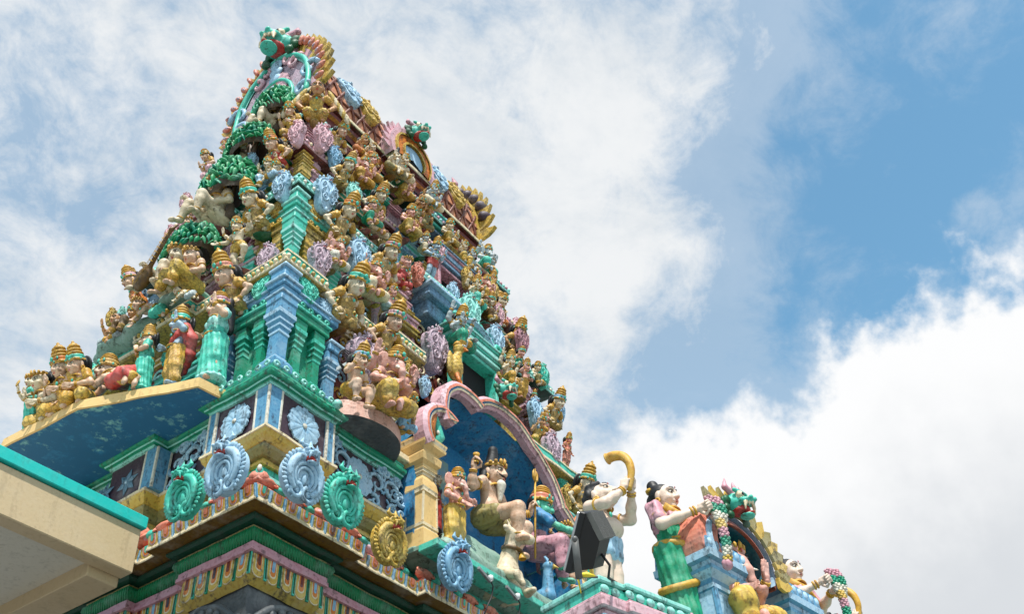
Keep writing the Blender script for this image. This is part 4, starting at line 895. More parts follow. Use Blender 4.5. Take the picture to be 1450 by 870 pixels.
def window(x, y, z, w, h, fr, fr2, head):
    root = link('window', None, tower, (x, y, z)); m = MB(); t = .07
    for c, hh in (((-w/2-t/2, 0, h/2), (t/2, .14, h/2+t)), ((w/2+t/2, 0, h/2), (t/2, .14, h/2+t)), ((0, 0, h+t/2), (w/2, .14, t/2)), ((0, 0, -t/2), (w/2, .14, t/2))): m.box(c, hh, None, 0, .01)
    for i, (e, zz, k) in enumerate(((1.25, .09, 1), (1.4, .05, 0), (1.3, .11, 1), (1.5, .06, 0), (1.6, .04, 1))): m.box((0, .02, h+t+.05+sum((.09, .05, .11, .06, .04)[:i])+zz/2), (w/2*e, .2+.02*i, zz/2-.002), None, k, .012)
    part('window_frame', m, [fr, fr2], root)
    m = MB(); m.box((0, .10, h/2), (w/2, .02, h/2), None, 0); part('window_shade_panel', m, [plain('recess_shade_paint', (.006, .005, .006), .9)], root)  # near-black panel, painted for the shade inside the window
    m = MB()
    for q in (-.25, .02, .3): m.box((q*w, .05, h/2), (.018, .018, h/2), None, 0)
    part('window_bar', m, ['char'], root) if False else None
    o = MB(); zt = h+t+.38
    nn = 40; a = np.linspace(0, PI, nn)
    for k, (r0, r1, th_) in enumerate(((.98, .82, .12), (.80, .66, .16), (.64, .2, .1))):
        po = [(r0*w*.75*math.cos(t_)*(1+.03*math.cos(t_*24)), r0*w*.55*math.sin(t_)*(1+.03*math.cos(t_*24))) for t_ in a]; pi_ = [(r1*w*.75*math.cos(t_), r1*w*.55*math.sin(t_)) for t_ in a]
        v = [(x_, -th_, z_) for x_, z_ in po]+[(x_, -th_-.03, z_) for x_, z_ in pi_]+[(x_, .1, z_) for x_, z_ in po]+[(x_, .1, z_) for x_, z_ in pi_]
        f = [(i, i+1, nn+i+1, nn+i) for i in range(nn-1)]+[(i, 2*nn+i, 2*nn+i+1, i+1) for i in range(nn-1)]+[(nn+i, nn+i+1, 3*nn+i+1, 3*nn+i) for i in range(nn-1)]
        o.add([V3(*q)+V3(0, 0, zt) for q in v], f, k % 2, True)
    for sg in (-1, 1): o.tube([V3(sg*(.62*w+.12*w*math.cos(.7*t_)*(1-.07*t_)), -.16, zt+.02+.12*w*(1+math.sin(.7*t_)*(1-.07*t_))) for t_ in range(10)], .045*w, 7, 0)
    part('window_crest', o, list(head), root)
for c, w, h, f1, f2, hd in (((4.92, .55, 12.22), .95, .85, 'teal', 'aqua', ('teal', 'lblue')), ((4.85, .98, 14.75), .75, .55, 'rose', 'slateblue', ('yellow', 'ochre')), ((4.6, 1.24, 16.1), .62, .45, 'slateblue', 'teal', ('lblue', 'lilac')), ((4.2, 1.5, 17.15), .6, .4, 'rose', 'pink', ('lilac', 'pink'))):
    window(*c, w, h, f1, f2, hd)
# blue sill slab with carved pediment below the second window
m = MB(); m.box((4.35, .78, 14.0), (.62, .25, .1), None, 0, .02); m.box((4.35, .74, 14.13), (.68, .3, .035), None, 1, .01); m.box((4.35, .86, 13.75), (.52, .2, .16), None, 0, .02); part('carved_sill', m, ['slateblue', 'lblue'])
# striped string courses near the top
m = MB()
for (z, o_, k) in ((16.76, .02, 1), (16.80, .05, 0), (16.86, .03, 2)): m.sweep([(o_-.1, z), (o_, z+.005), (o_, z+.04), (o_-.1, z+.045)], rect(1.2), mat=k)
part('string_course', m, ['cream', 'rose', 'green'])

# ------------------------------------------------------------------ the niche in the middle of the long face
niche = link('niche', None, tower)
yF = .02
def AY(u, v, y=yF): p = at_y(u, v, y); return p[0], p[2]
m = MB()
m.box((4.8, .95, 10.0), (1.95, .03, 1.6), None, 0)                     # back
m.box((3.02, .6, 9.45), (.04, .36, 1.0), None, 0); m.box((6.78, .45, 9.45), (.04, .5, 1.0), None, 0)
nn = 24; arc = [(4.8+1.9*math.cos(a), 10.35+1.28*math.sin(a)) for a in np.linspace(0, PI, nn)]
v = [(x, yF+.12, z) for x, z in arc]+[(x, .93, z-.25) for x, z in arc]; m.add(v, [(i, i+1, nn+i+1, nn+i) for i in range(nn-1)], 1, False)
part('niche_shell', m, ['dblue', 'dblue', 'tan2'], niche)
m = MB(); m.box((3.86, .91, 9.75), (.76, .012, 1.25), None, 0); m.box((3.075, .6, 9.6), (.008, .34, .9), None, 0); part('mural', m, [patchy('mural_paint', ('rock', 'khaki', 'slateblue', 'cream', 'dblue'), 1.6)], niche)
m = MB(); m.box((4.8, .35, 8.44), (1.95, .62, .03), None, 0); m.box((4.8, -.12, 8.40), (1.98, .16, .05), None, 1, .01); part('niche_floor', m, ['rock', 'teal'], niche)
# lobed arch: cusps seen in the photograph, set on the plane of the niche front
cusp = [AY(612, 626), AY(638, 606), AY(675, 584), AY(748, 637), AY(789, 722), AY(822, 800)]
def lobes(cu, bulge, off):
    out = []
    for i in range(len(cu)-1):
        a, b = V3(cu[i][0], 0, cu[i][1]), V3(cu[i+1][0], 0, cu[i+1][1]); d = b-a; nrm = V3(-d[2], 0, d[0]); L = np.linalg.norm(d); nrm /= L
        if nrm @ (V3(4.7, 0, 9.5)-(a+b)/2) > 0: nrm = -nrm
        bl = bulge[i]*L; R_ = (L*L/4+bl*bl)/(2*bl); cc = (a+b)/2+nrm*(bl-R_); a0 = math.atan2((a-cc)[2], (a-cc)[0]); a1 = math.atan2((b-cc)[2], (b-cc)[0])
        if a1 > a0: a1 -= 2*PI
        for t in np.linspace(a0, a1, 17)[(1 if i else 0):]: out.append((cc[0]+(R_+off)*math.cos(t), cc[2]+(R_+off)*math.sin(t)))
    return out
BUL = [.42, .42, .2, .12, .12]
m = MB(); layers = [(0.0, yF+.10), (.0, yF-.02), (.04, yF-.05), (.043, yF-.08), (.075, yF-.09), (.078, yF-.07), (.105, yF-.075), (.108, yF-.10), (.15, yF-.095), (.21, yF-.05), (.215, yF+.14)]
rings = [[V3(x, y, z) for x, z in lobes(cusp, BUL, o)] for o, y in layers]; k = len(rings[0])
m.add(np.vstack([np.array(r) for r in rings]), [(j*k+i, j*k+i+1, (j+1)*k+i+1, (j+1)*k+i) for j in range(len(rings)-1) for i in range(k-1)], [q for q in (0, 0, 0, 1, 2, 2, 1, 3, 0, 0) for _ in range(k-1)], False)
part('lobed_arch', m, ['pink', 'cream', 'dblue', 'salmon_'], niche)
o = MB(); o.merge(yali_mb(), rotx(-.1), V3(*(at_y(711, 558, -.18))), .85); part('lion_mask', o, ['teal', 'red', 'cream', 'black', 'rose', 'deep'], niche)
# faceted yellow pillar with beaded edge
def niche_pillar(x, y):
    root = link('niche_pillar', None, niche, (x, y, 8.47)); m = MB(); w = .15
    m.sqloft((0, 0, 0), [(0, w*1.12), (.34, w*1.06), (.36, w), (.38, w*.98), (.395, w*1.06), (.44, w*1.06), (.45, w*.96), (.92, w*.93), (.93, w*1.04), (.97, w*1.04), (1.0, w*1.1), (1.12, w*1.02), (1.2, w*.75), (1.21, w*.78), (1.25, w*.8), (1.255, w*.92), (1.3, w*.92), (1.305, w*1.02), (1.36, w*1.06), (1.37, w*.98), (1.42, w*1.3), (1.52, w*1.4), (1.56, w*1.28), (1.565, w*1.1), (1.6, w*1.2), (1.66, w*1.65), (1.7, w*1.7), (1.71, w*1.62), (1.76, w*1.75), (1.79, w*1.78)],
             [0, 0, 1, 0, 1, 0, 0, 0, 1, 1, 0, 0, 0, 1, 1, 1, 1, 0, 1, 0, 0, 0, 1, 0, 0, 0, 1, 1, 0])
    for ax in (-1, 1):
        for ay in (-1, 1): m.box((ax*w*.965, ay*w*.965, .68), (.012, .012, .23), None, 1)
    part('shaft', m, ['tan2', 'cream'], root)
    m = MB()
    for i in range(30): m.ell((w*1.45, -w*.4, .04+i*.056), (.03, .03, .026), None, 7, 0)
    m.box((w*1.45, -w*.3, .86), (.02, .03, .86), None, 0); part('bead_moulding', m, ['white'], root)
    m = MB(); m.tube([(-.02, -w, 1.85), (-.05, -w*1.1, 2.05), (.02, -w*1.2, 2.25), (.12, -w*1.1, 2.3)], [.10, .11, .09, .03], 10, 0); m.tube([(.12, -w, 1.82), (.2, -w*1.2, 1.95), (.14, -w*1.2, 2.15), (.05, -w*1.2, 2.32), (.14, -w*1.2, 2.4)], [.07, .08, .06, .05, .03], 10, 1); m.ell((.14, -w*1.35, 2.0), (.04, .03, .05), None, 8, 2); part('makara_bracket', m, ['orange', 'teal', 'white'], root)
_p = at_y(597, 778, .24); niche_pillar(_p[0], .24); niche_pillar(7.05, .2)
# rock that the seated figures rest on
pr = [('e', (3.35, .3, 8.5), (.4, .3, .16), None, 0), ('e', (3.95, .35, 8.75), (.42, .38, .45), None, 0), ('e', (4.3, .3, 8.75), (.7, .45, .4), None, 0), ('e', (5.0, .3, 8.65), (.6, .45, .35), None, 0), ('e', (5.8, .2, 8.55), (.6, .45, .25), None, 0), ('c', (3.2, -.12, 8.52), (6.2, -.12, 8.5), .13, .13, 0)]
rk = surfnet(pr, .05, .12, lambda X: .03*np.sin(X[:, 0]*9+X[:, 2]*7)*np.sin(X[:, 1]*11+X[:, 2]*5)); part('plaster_rock', rk, ['rock'], niche)

# ------------------------------------------------------------------ barrel roof
roof = link('barrel_roof', None, tower)
se, ze = 1.34, 17.9
m = MB(); XE, YE = W-1.52*se, D-1.25*se; EP = [(se, se), (3.45, se), (3.45, se-.2), (4.85, se-.2), (4.85, se), (XE, se), (XE, YE), (se, YE)]
m.sweep([(-.5, ze-.02), (-.02, ze), (.0, ze+.005), (.0, ze+.07), (-.03, ze+.075), (-.6, ze+.12)], EP, mat=[0, 1, 1, 1, 1]); part('eave', m, ['maroon', 'cream'], roof)
m = MB(); m.sweep([(-.16, ze-.35), (-.16, ze-.18), (-.08, ze-.16), (-.08, ze-.06), (-.2, ze-.03)], EP, mat=[0, 1, 0, 0]); part('eave_moulding', m, ['maroon', 'orange'], roof)
yc = (se+YE)/2; hy = (YE-se)/2-.1; Hh = 2.15
def vault(t, Hh=2.15):      # t from 0 (near eave) to 1 (far eave): swelling keel-arch section
    a = PI*(1-t); x = math.cos(a); z = math.sin(a)
    b = 1+.10*math.sin(min(1, z)*PI*.9)*(1 if abs(x) > .2 else .9)
    return yc+hy*x*b, ze+.1+Hh*(z**.9)
ts = np.linspace(0, 1, 41); sec = [vault(t, 1.85) for t in ts]
m = MB(); xs = np.linspace(se+.25, XE-.25, 2); m.add([V3(x, y, z) for x in xs for y, z in sec], [(i, i+1, 41+i+1, 41+i) for i in range(40)], 0, True); part('roof_shell', m, ['terra'], roof)
m = MB(); n_l = 15; Lr = XE-se-.5
def on_vault(t, x): y, z = vault(min(max(t, 0), 1), 1.85); return V3(x, y, z)+unit(V3(0, y-yc, max(z-ze, .01)*.5))*.015
for d in (-1, 1):
    for k in range(-6, n_l+6):
        pts = [on_vault(t, x) for t in np.linspace(0, .62, 26) for x in [se+.25+Lr*(k/n_l)+d*t*2.6] if se+.25 <= x <= XE-.25]
        if len(pts) > 2: m.tube(pts, .032, 6, 0)
for t in (.05, .24, .43): m.tube([on_vault(t, x) for x in np.linspace(se+.25, XE-.25, 20)], .026, 6, 0)
m.tube([V3(x, yc, ze+.12+1.85) for x in (se+.3, XE-.3)], .07, 8, 0); part('roof_lattice', m, ['brown2'] if 'brown2' in PAL else ['brownroof'], roof)
for k, x in enumerate((2.4, 2.95, 5.2, 5.8)):
    p = on_vault(.13, x); o = MB(); o.merge(horseshoe_mb('leaf'), rotx(-.25), p+V3(0, -.05, -.32), .85); part('roof_shield', o, [('lblue', 'yellow')[k % 2], 'red', 'black'], roof)
# flame-edged gables at the two short ends
def gable(x0, facing, main):
    root = link('gable', None, roof); m = MB(); nn = 49; out = []
    for t in np.linspace(0, 1, nn): y, z = vault(t); out.append((y, z))
    sx = facing
    for q, (r0, r1, dx, key) in enumerate(((1.0, .86, .0, 0), (.86, .80, .05, 1), (.80, .52, .02, 2), (.52, .46, .05, 1), (.46, .30, .03, 3), (.30, .0, .02, 4))):
        v = []
        for r in (r0, r1):
            for y, z in out: v.append(V3(x0+sx*dx, yc+(y-yc)*r, ze+.1+(z-ze-.1)*r))
        w_ = [V3(x0-sx*.25, p[1], p[2]) for p in v[:nn]]
        m.add(v+w_, [(i, i+1, nn+i+1, nn+i) for i in range(nn-1)]+[(i, 2*nn+i, 2*nn+i+1, i+1) for i in range(nn-1)], key)
    m.add([V3(x0-sx*.24, y, z) for y, z in out], [tuple(range(nn))], 0); part('gable_face', m, main, root)
    fr = MB()                                                            # flame leaves round the edge
    for i, t in enumerate(np.linspace(.03, .97, 23)):
        y, z = vault(t); d = unit(V3(0, (y-yc)*1.0, (z-ze-.3)*1.0+.02)); s_ = unit(np.cross(d, V3(1, 0, 0))); L = .36
        if abs(t-.5) < .06: continue
        c = V3(x0, y, z)-d*.1; R = np.array([s_, d, np.cross(s_, d)]).T; sg = 1 if t < .5 else -1
        leaf = [(-.09, 0), (-.13, .14), (-.11, .30), (-.05, .42), (.03*sg, L+.16), (.06, .42), (.115, .30), (.13, .14), (.09, 0)]
        fr.plate(leaf, R, c, .09, 0); fr.ell(c+d*.25+V3(sx*.07, 0, 0), (.05, .07, .13), frame(d), 8, 1); fr.ell(c+d*.22+V3(sx*.1, 0, 0), (.03, .035, .06), frame(d), 8, 2)
    part('flame_fringe', fr, ['yellow', 'salmon', 'lilac'], root)
    band = MB(); band.tube([V3(x0+sx*.08, yc+(y-yc)*.86, ze+.1+(z-ze-.1)*.86) for y, z in out], .055, 8, 0); band.tube([V3(x0+sx*.08, yc+(y-yc)*.5, ze+.1+(z-ze-.1)*.5) for y, z in out], .045, 8, 0); part('gable_band', band, ['teal'], root)
    R = rotz(-PI/2*sx*-1) if False else (rotz(-PI/2) if sx < 0 else rotz(PI/2))
    o = MB(); o.merge(yali_mb(), R @ rotx(-.15), V3(x0+sx*.02, yc-.10, ze+.10+Hh*.98), 1.8); part('lion_mask', o, ['teal', 'red', 'cream', 'black', 'rose', 'deep'], root)
    o = MB(); o.merge(flower_mb(12), R, V3(x0+sx*.05, yc, ze+1.0), .42); part('gable_flower', o, ['pink', 'salmon', 'lblue'], root)
    sc = MB()
    for sy in (-1, 1):
        for (dy, dz, r_) in ((.5, 1.4, .22), (.95, .75, .26), (.3, 1.65, .18), (.8, .25, .2)): sc.tube([V3(x0+sx*.07, yc+sy*(dy+r_*(1-.07*t)*math.cos(.6*t)), ze+.1+dz+r_*(1-.07*t)*math.sin(.6*t)) for t in range(13)], [.06-.003*t for t in range(13)], 7, (0 if dz > 1 else 1))
    part('gable_scrollwork', sc, ['pink', 'lblue'], root)
    pl_ = MB()
    for dz in (1.78, 1.54, 1.30): pl_.ell((x0+sx*.08, yc, ze+dz), (.06, .17, .14), None, 12, 0)
    part('gable_scales', pl_, ['lblue'], root)
gable(se+.12, -1, [P('pink'), P('aqua'), P('lilac'), P('salmon'), P('lblue')])
gable(XE-.12, 1, [P('yellow'), P('ochre'), P('lblue'), P('red'), P('lilac')])
m = MB()                                                                  # plum-coloured knobs on the far gable
for t in np.linspace(.10, .34, 5): y, z = vault(t); d = unit(V3(0, y-yc, z-ze-.3)); m.ell(V3(XE-.05, y, z)+d*.14, (.2, .15, .15), None, 10, 0)
part('gable_knobs', m, ['lilac_d'] if 'lilac_d' in PAL else ['purple'], roof)
m = MB(); m.tube([V3(XE-.1, vault(.42)[0], vault(.42)[1]+.1), V3(XE+.1, vault(.42)[0]-.1, vault(.42)[1]+.35), V3(XE+.5, vault(.42)[0]-.15, vault(.42)[1]+.45)], [.2, .13, .01], 8, 0); part('gable_horn', m, ['yellow'], roof)
# dormer in the middle of the long side
dm = link('dormer', None, roof); xd, yd = 3.98, 1.12; m = MB()
def dome(r, z0): return [(xd+r*math.cos(a)*(1+.12*math.sin(2*abs(a-PI/2))), z0+r*1.25*math.sin(a)) for a in np.linspace(-.25, PI+.25, 33)]
zb = 18.08
for q, (r0, r1, y0, k) in enumerate(((.66, .54, .0, 0), (.54, .5, -.05, 1), (.5, .34, -.02, 2), (.34, .3, -.06, 1), (.3, .02, .0, 3))):
    A_, B_ = dome(r0, zb), dome(r1, zb); n3 = len(A_); m.add([V3(x, yd+y0, z) for x, z in A_]+[V3(x, yd+y0, z) for x, z in B_]+[V3(x, yd+.8, z) for x, z in A_], [(i, i+1, n3+i+1, n3+i) for i in range(n3-1)]+[(i, 2*n3+i, 2*n3+i+1, i+1) for i in range(n3-1)], k)
part('dormer_face', m, ['pink', 'yellow', 'orange', 'lblue'], dm)
m = MB()
for i, (x, z) in enumerate(dome(.66, zb)[2:-2:2]):
    d = unit(V3(x-xd, 0, z-zb)); s_ = np.cross(d, V3(0, 1, 0)); m.plate([(-.06, 0), (-.07, .1), (0, .24), (.07, .1), (.06, 0)], np.array([s_, d, np.cross(s_, d)]).T, V3(x, yd+.06, z)-d*.05, .06, 0)
part('flame_fringe', m, ['pink'], dm)
o = MB(); o.merge(yali_mb(), rotx(-.15), V3(xd-.02, yd-.05, zb+.72), 1.15); part('lion_mask', o, ['teal', 'red', 'cream', 'black', 'rose', 'deep'], dm)
m = MB()                                                                  # thin looped wires left on the roof
for u, v in ((500, 152), (530, 186), (596, 254)):
    p = at_y(u, v, 1.7); m.tube([p+V3(.0, .0, -.2), p+V3(.05, 0, .0), p+V3(.2, 0, .1), p+V3(.38, -.03, -.05), p+V3(.42, -.03, -.22)], .012, 5, 0)
part('wire_loops', m, ['char'], roof)
# ------------------------------------------------------------------ carved shields on the eaves and ledges
for a in (('L', 262, 742, 76, 'teal', 'round', .36), ('L', 322, 708, 80, 'lblue', 'round', .36), ('R', 418, 717, 80, 'lblue', 'round', .36), ('R', 476, 751, 80, 'teal', 'round', .36), ('R', 545, 806, 72, 'yellow', 'round', .36), ('R', 640, 842, 74, 'sky', 'round', .42)):
    ornament(*a, lean=.12)
for a in (('L', 379, 391, 52, 'lilac', 'leaf', .22), ('R', 447, 395, 58, 'lilac', 'leaf', .22), ('L', 400, 284, 46, 'lblue', 'leaf', .2), ('R', 455, 300, 56, 'lblue', 'leaf', .2), ('L', 421, 206, 38, 'pink', 'leaf', .2), ('R', 453, 214, 42, 'pink', 'leaf', .2),
          ('L', 312, 330, 46, 'aqua', 'leaf', .3), ('L', 355, 246, 32, 'lblue', 'leaf', .3), ('R', 498, 291, 36, 'aqua', 'leaf', .2), ('R', 471, 236, 32, 'sky', 'leaf', .2), ('R', 503, 390, 60, 'lblue', 'leaf', .22), ('R', 506, 548, 88, 'lilac', 'leaf', .1),
          ('R', 612, 527, 74, 'lilac', 'leaf', .25), ('R', 600, 562, 34, 'lblue', 'leaf', .3), ('R', 590, 404, 36, 'salmon', 'leaf', .25), ('R', 660, 408, 34, 'yellow', 'leaf', .25), ('R', 662, 470, 62, 'aqua', 'leaf', .3), ('R', 700, 505, 52, 'lblue', 'leaf', .3), ('R', 757, 606, 50, 'lblue', 'leaf', .2),
          ('R', 738, 500, 42, 'rose', 'leaf', .3), ('R', 780, 664, 62, 'lilac', 'leaf', .2), ('R', 803, 722, 42, 'yellow', 'leaf', .2), ('R', 792, 598, 36, 'sky', 'leaf', .1), ('L', 171, 455, 24, 'aqua', 'leaf', .3), ('L', 156, 462, 30, 'yellow', 'leaf', .2), ('L', 82, 556, 40, 'lilac', 'leaf', .3), ('R', 574, 548, 44, 'yellow', 'leaf', .3),
          ('R', 704, 462, 36, 'pink', 'leaf', .2), ('R', 697, 425, 32, 'yellow', 'leaf', .2), ('R', 768, 550, 40, 'teal', 'leaf', .2), ('R', 585, 340, 32, 'yellow', 'leaf', .2), ('R', 620, 372, 36, 'pink', 'leaf', .2), ('R', 640, 430, 34, 'lblue', 'leaf', .25), ('L', 262, 300, 30, 'pink', 'leaf', .1), ('L', 240, 345, 30, 'pink', 'leaf', .1), ('R', 730, 480, 34, 'pink', 'leaf', .0), ('L', 196, 440, 40, 'slateblue', 'leaf', .1)):
    ornament(*a)

# ------------------------------------------------------------------ the painted figures
GRP = 'painted plaster figures on the temple tower'
def fig(side_, u, v, hpx, pose, skin, cloth, accent, label, off=.3, turn=0.0, lean=None, base=True, on=None, **over):
    over.setdefault('plinth', random.choice(('brick', 'ochre', 'deep', 'soffit')))
    off = off-.13 if off <= .36 else off; hpx *= .92 if pose == 'guardian' else 1.0
    p = on_face(side_, u, v, off) if on is None else at_z(u, v, on)
    h = px_height(p, hpx); cols = dict(skin=skin, cloth=cloth, accent=accent)
    for k in ('trim', 'gem', 'gold', 'plinth', 'ivory'):
        if k in over: cols[k] = over.pop(k)
    ln = {'guardian': .36, 'bust': .34}.get(pose, .24) if lean is None else lean
    rz = (-.08+turn*.15 if side_ == 'R' and turn > -.5 else turn if side_ == 'R' else -PI/2+turn)
    return statue(label, p, rz, h, pose, ln, cols, group=GRP, base=(h*.12, h*.22, h*.045) if base else None, **over)
G = 'guardian'
# --- long face, first and second storeys
fig('R', 479, 466, 96, G, 'pale', 'robe', 'teal', 'big crouching guardian in a gold robe right of the blue corner pillars, teal crown gem', .3, .5, trim='gold')
fig('R', 537, 512, 88, G, 'skin', 'robe', 'pink', 'big crouching guardian in a gold robe above the seated elephant-headed figure, pink crown band', .3, .45)
fig('R', 494, 580, 92, 'sit', 'skin', 'gold', 'sky', 'seated attendant with bare pink legs and gold crown on the left of the half-round ledge', .55, .3, wear='short', base=False)
r, sc = fig('R', 540, 594, 98, 'elephant', 'pinkskin', 'yellow', 'gold', 'large pink elephant-headed figure in yellow trousers seated on the half-round ledge', .55, .25, hair='white', wear='dhoti', base=False)
fig('R', 569, 612, 52, 'bust', 'skin', 'sky', 'gold', 'small blue-clad attendant leaning at the right end of the half-round ledge', .45, .4)
fig('R', 535, 404, 72, G, 'pale', 'robe', 'rose', 'crouching guardian holding up the black ledge, rose gem on its crown and brown-gold robe', .28, .45)
fig('R', 474, 346, 72, G, 'pale', 'robe', 'orange', 'crouching guardian right of the teal corner pillars under the green-lipped ledge', .28, .45)
fig('R', 524, 314, 54, G, 'pale', 'robe', 'orange', 'crouching guardian with raised crown between two striped teal ledges', .25, .45)
fig('R', 479, 268, 50, G, 'pale', 'robe', 'teal', 'crouching guardian with a teal-banded crown beside the pink pillars of the third storey', .25, .45)
fig('R', 470, 218, 46, G, 'skin', 'robe', 'yellow', 'crouching guardian tucked under the roof eave near the corner', .25, .45)
r6, s6 = fig('R', 446, 172, 44, 'guardian', 'tan', 'yellow', 'gold', 'tan winged figure with spread yellow wings at the very corner under the eave', .3, -PI/4, crown='none', hair='cap')
fig('R', 519, 327, 42, 'sit_ease', 'pinkskin', 'green', 'gold', 'pink-skinned figure lounging in green cloth on the second long ledge', .3, .2, crown='mid')
fig('R', 532, 335, 28, 'sit_cross', 'pinkskin', 'cream', 'gold', 'tiny pink figure in cream cloth at the end of the second long ledge', .3, .2, crown='tiara', hair='cap')
fig('R', 469, 384, 44, 'elephant', 'pinkskin', 'white', 'gold', 'pink elephant-headed figure in a white head cloth between guardian and lilac shield', .25, .3, hair='white')
fig('R', 519, 428, 56, 'elephant', 'pinkskin', 'cream', 'gold', 'pink elephant-headed figure with cream cloth seated above the broad green ledge', .3, .2)
fig('R', 534, 432, 32, 'four_arm', 'green_skin', 'green', 'gold', 'tiny green four-armed figure sitting beside the pink elephant-headed one', .3, .2)
fig('R', 549, 446, 40, 'sit_cross', 'pinkskin', 'grey', 'gold', 'pink-faced figure in grey cloth just above the second big guardian', .3, .2, crown='mid')
fig('R', 563, 408, 38, 'bust', 'pinkskin', 'red', 'gold', 'pink bust with a red chest below the black ledge', .25, .3, crown='tiara', hair='cap')
fig('R', 573, 340, 46, 'sit_ease', 'pinkskin', 'yellow', 'gold', 'pink figure in yellow cloth sitting over the yellow wall shrine', .3, .1, crown='mid')
fig('R', 505, 266, 40, 'elephant', 'pinkskin', 'gold', 'gold', 'small pink elephant-headed figure on the third storey ledge', .25, .3)
fig('R', 519, 261, 40, 'sit_ease', 'pinkskin', 'gold', 'gold', 'pink figure in gold cloth with its knee raised on the third storey ledge', .25, .3, crown='mid')
fig('R', 509, 226, 32, 'sit_cross', 'tan', 'orange', 'gold', 'small tan figure in orange cloth under the long dark eave', .25, .3, crown='mid')
fig('R', 519, 238, 30, 'sit', 'pale', 'orange', 'gold', 'small pale figure in orange with a lifted hand under the long dark eave', .25, .3, crown='tiara', hair='cap')
fig('R', 555, 250, 36, 'sit_cross', 'pale', 'khaki', 'gold', 'pale bearded sage seated just left of the roof dormer', .42, .1, crown='none', hair='knot', beard=True)
fig('R', 567, 256, 34, 'sit_cross', 'pale', 'cream', 'gold', 'pale figure in cream cloth seated at the foot of the roof dormer', .42, .1, crown='mid')
fig('R', 559, 268, 30, 'sit_ease', 'pale', 'white', 'orange', 'pale figure wrapped in white below the seated sage', .35, .2, crown='tiara', hair='cap')
fig('R', 567, 284, 34, 'elephant', 'pinkskin', 'yellow', 'gold', 'pink elephant-headed figure in yellow over the green wall shrine', .3, .2)
fig('R', 609, 297, 38, 'sit_cross', 'grey', 'cream', 'gold', 'grey four-armed figure on the right of the dormer at roof level', .42, .1, arms=(((.13, .04, .41), (.25, .05, .44), (.26, .0, .60)),))
fig('R', 597, 303, 32, 'sit', 'tan', 'char', 'gold', 'small tan figure in dark cloth on the ledge right of the dormer', .3, .2, crown='mid')
fig('R', 586, 317, 34, 'bust', 'tan', 'khaki', 'gold', 'small tan bust with khaki cloth above the yellow pediment', .3, .3)
fig('R', 598, 326, 34, 'bust', 'tan', 'khaki', 'rose', 'second small khaki bust, nearer the teal window of the top storey', .3, .3)
fig('R', 630, 354, 40, 'sit_ease', 'pale', 'ochre', 'gold', 'pale figure in ochre seated right of the top storey window', .3, .2, crown='mid')
fig('R', 640, 366, 34, 'raise_left', 'pale', 'orange', 'gold', 'small standing figure in orange under the far half of the eave', .3, .2)
fig('R', 652, 378, 34, 'sit', 'pale', 'yellow', 'gold', 'small pale seated figure in yellow left of the striped green band', .3, .2, crown='mid')
fig('R', 664, 388, 34, 'sit_cross', 'grey', 'teal', 'gold', 'small grey figure in teal at the far end of the top storey', .3, .2, crown='mid')
fig('R', 683, 390, 40, 'elephant', 'grey', 'teal', 'gold', 'dark grey elephant-headed figure at the far top corner below the eave', .1, .5)
fig('R', 597, 366, 34, 'sit_ease', 'grey', 'cream', 'gold', 'grey figure lounging beside the pale pink pediment', .3, .2, crown='mid')
fig('R', 607, 398, 58, 'raise_left', 'bluegrey', 'red', 'gold', 'blue-grey standing figure in red and gold left of the third storey window', .35, .3, wear='short')
fig('R', 668, 442, 50, 'four_arm', 'pale', 'teal', 'gold', 'white four-armed figure right of the third storey window', .35, .3)
fig('R', 681, 433, 40, 'elephant', 'pinkskin', 'gold', 'gold', 'pink elephant-headed figure at the right edge of the third storey', .3, .4)
fig('R', 692, 428, 42, 'sit', 'tan', 'gold', 'gold', 'tan figure in gold at the far edge below the grey elephant-headed one', .15, .5)
fig('R', 689, 462, 46, 'sit_ease', 'pale', 'brown', 'teal', 'pale figure in a brown robe beside the pale blue fan shield', .3, .4, wear='robe')
fig('R', 702, 460, 40, 'bust', 'pale', 'orange', 'gold', 'pale bust in orange at the far edge of the third storey', .15, .5)
fig('R', 723, 508, 60, G, 'tan', 'brown', 'gold', 'brown-robed guardian leaning out against the sky on the second storey', .2, .6)
fig('R', 644, 505, 70, 'four_arm', 'grey', 'green', 'gold', 'grey four-armed figure in a green dhoti left of the second storey window', .45, .3, limb=1.15, belly=1.2)
fig('R', 716, 556, 58, 'four_arm', 'pale', 'gold', 'gold', 'white four-armed figure just right of the second storey window', .4, .4)
fig('R', 738, 566, 56, 'raise_right', 'pinkskin', 'gold', 'gold', 'pink standing figure in gold beside the white four-armed one', .35, .45)
fig('R', 731, 526, 32, 'bust', 'pinkskin', 'green', 'teal', 'small pink bust with green sleeves behind the white four-armed figure', .3, .4)
fig('R', 757, 552, 38, 'sit_ease', 'pale', 'khaki', 'gold', 'small pale figure in khaki on the striped ledge', .25, .5, crown='mid')
fig('R', 779, 610, 64, G, 'pale', 'robe', 'sky', "crouching guardian in a gold robe at the tower's right edge, sky blue crown band", .2, .6)
fig('R', 800, 664, 50, 'stand', 'salmon', 'salmon', 'gold', 'salmon-coloured standing figure by the teal shrine on the right edge', .25, .5)
fig('R', 757, 632, 44, 'bust', 'tan', 'yellow', 'gold', 'tan bust in yellow squeezed above the arch on its right', .2, .4)
fig('R', 816, 738, 88, G, 'pale', 'robe', 'teal', 'lowest guardian on the right edge, partly hidden behind the horn-blowing boy', .3, .6)
fig('R', 770, 618, 34, 'sit_cross', 'pinkskin', 'gold', 'gold', 'small pink figure in gold above the lilac shield', .25, .4, crown='mid')
fig('R', 752, 590, 36, 'stand', 'tan', 'ochre', 'teal', 'small tan standing figure beside the pale blue shield', .3, .4)
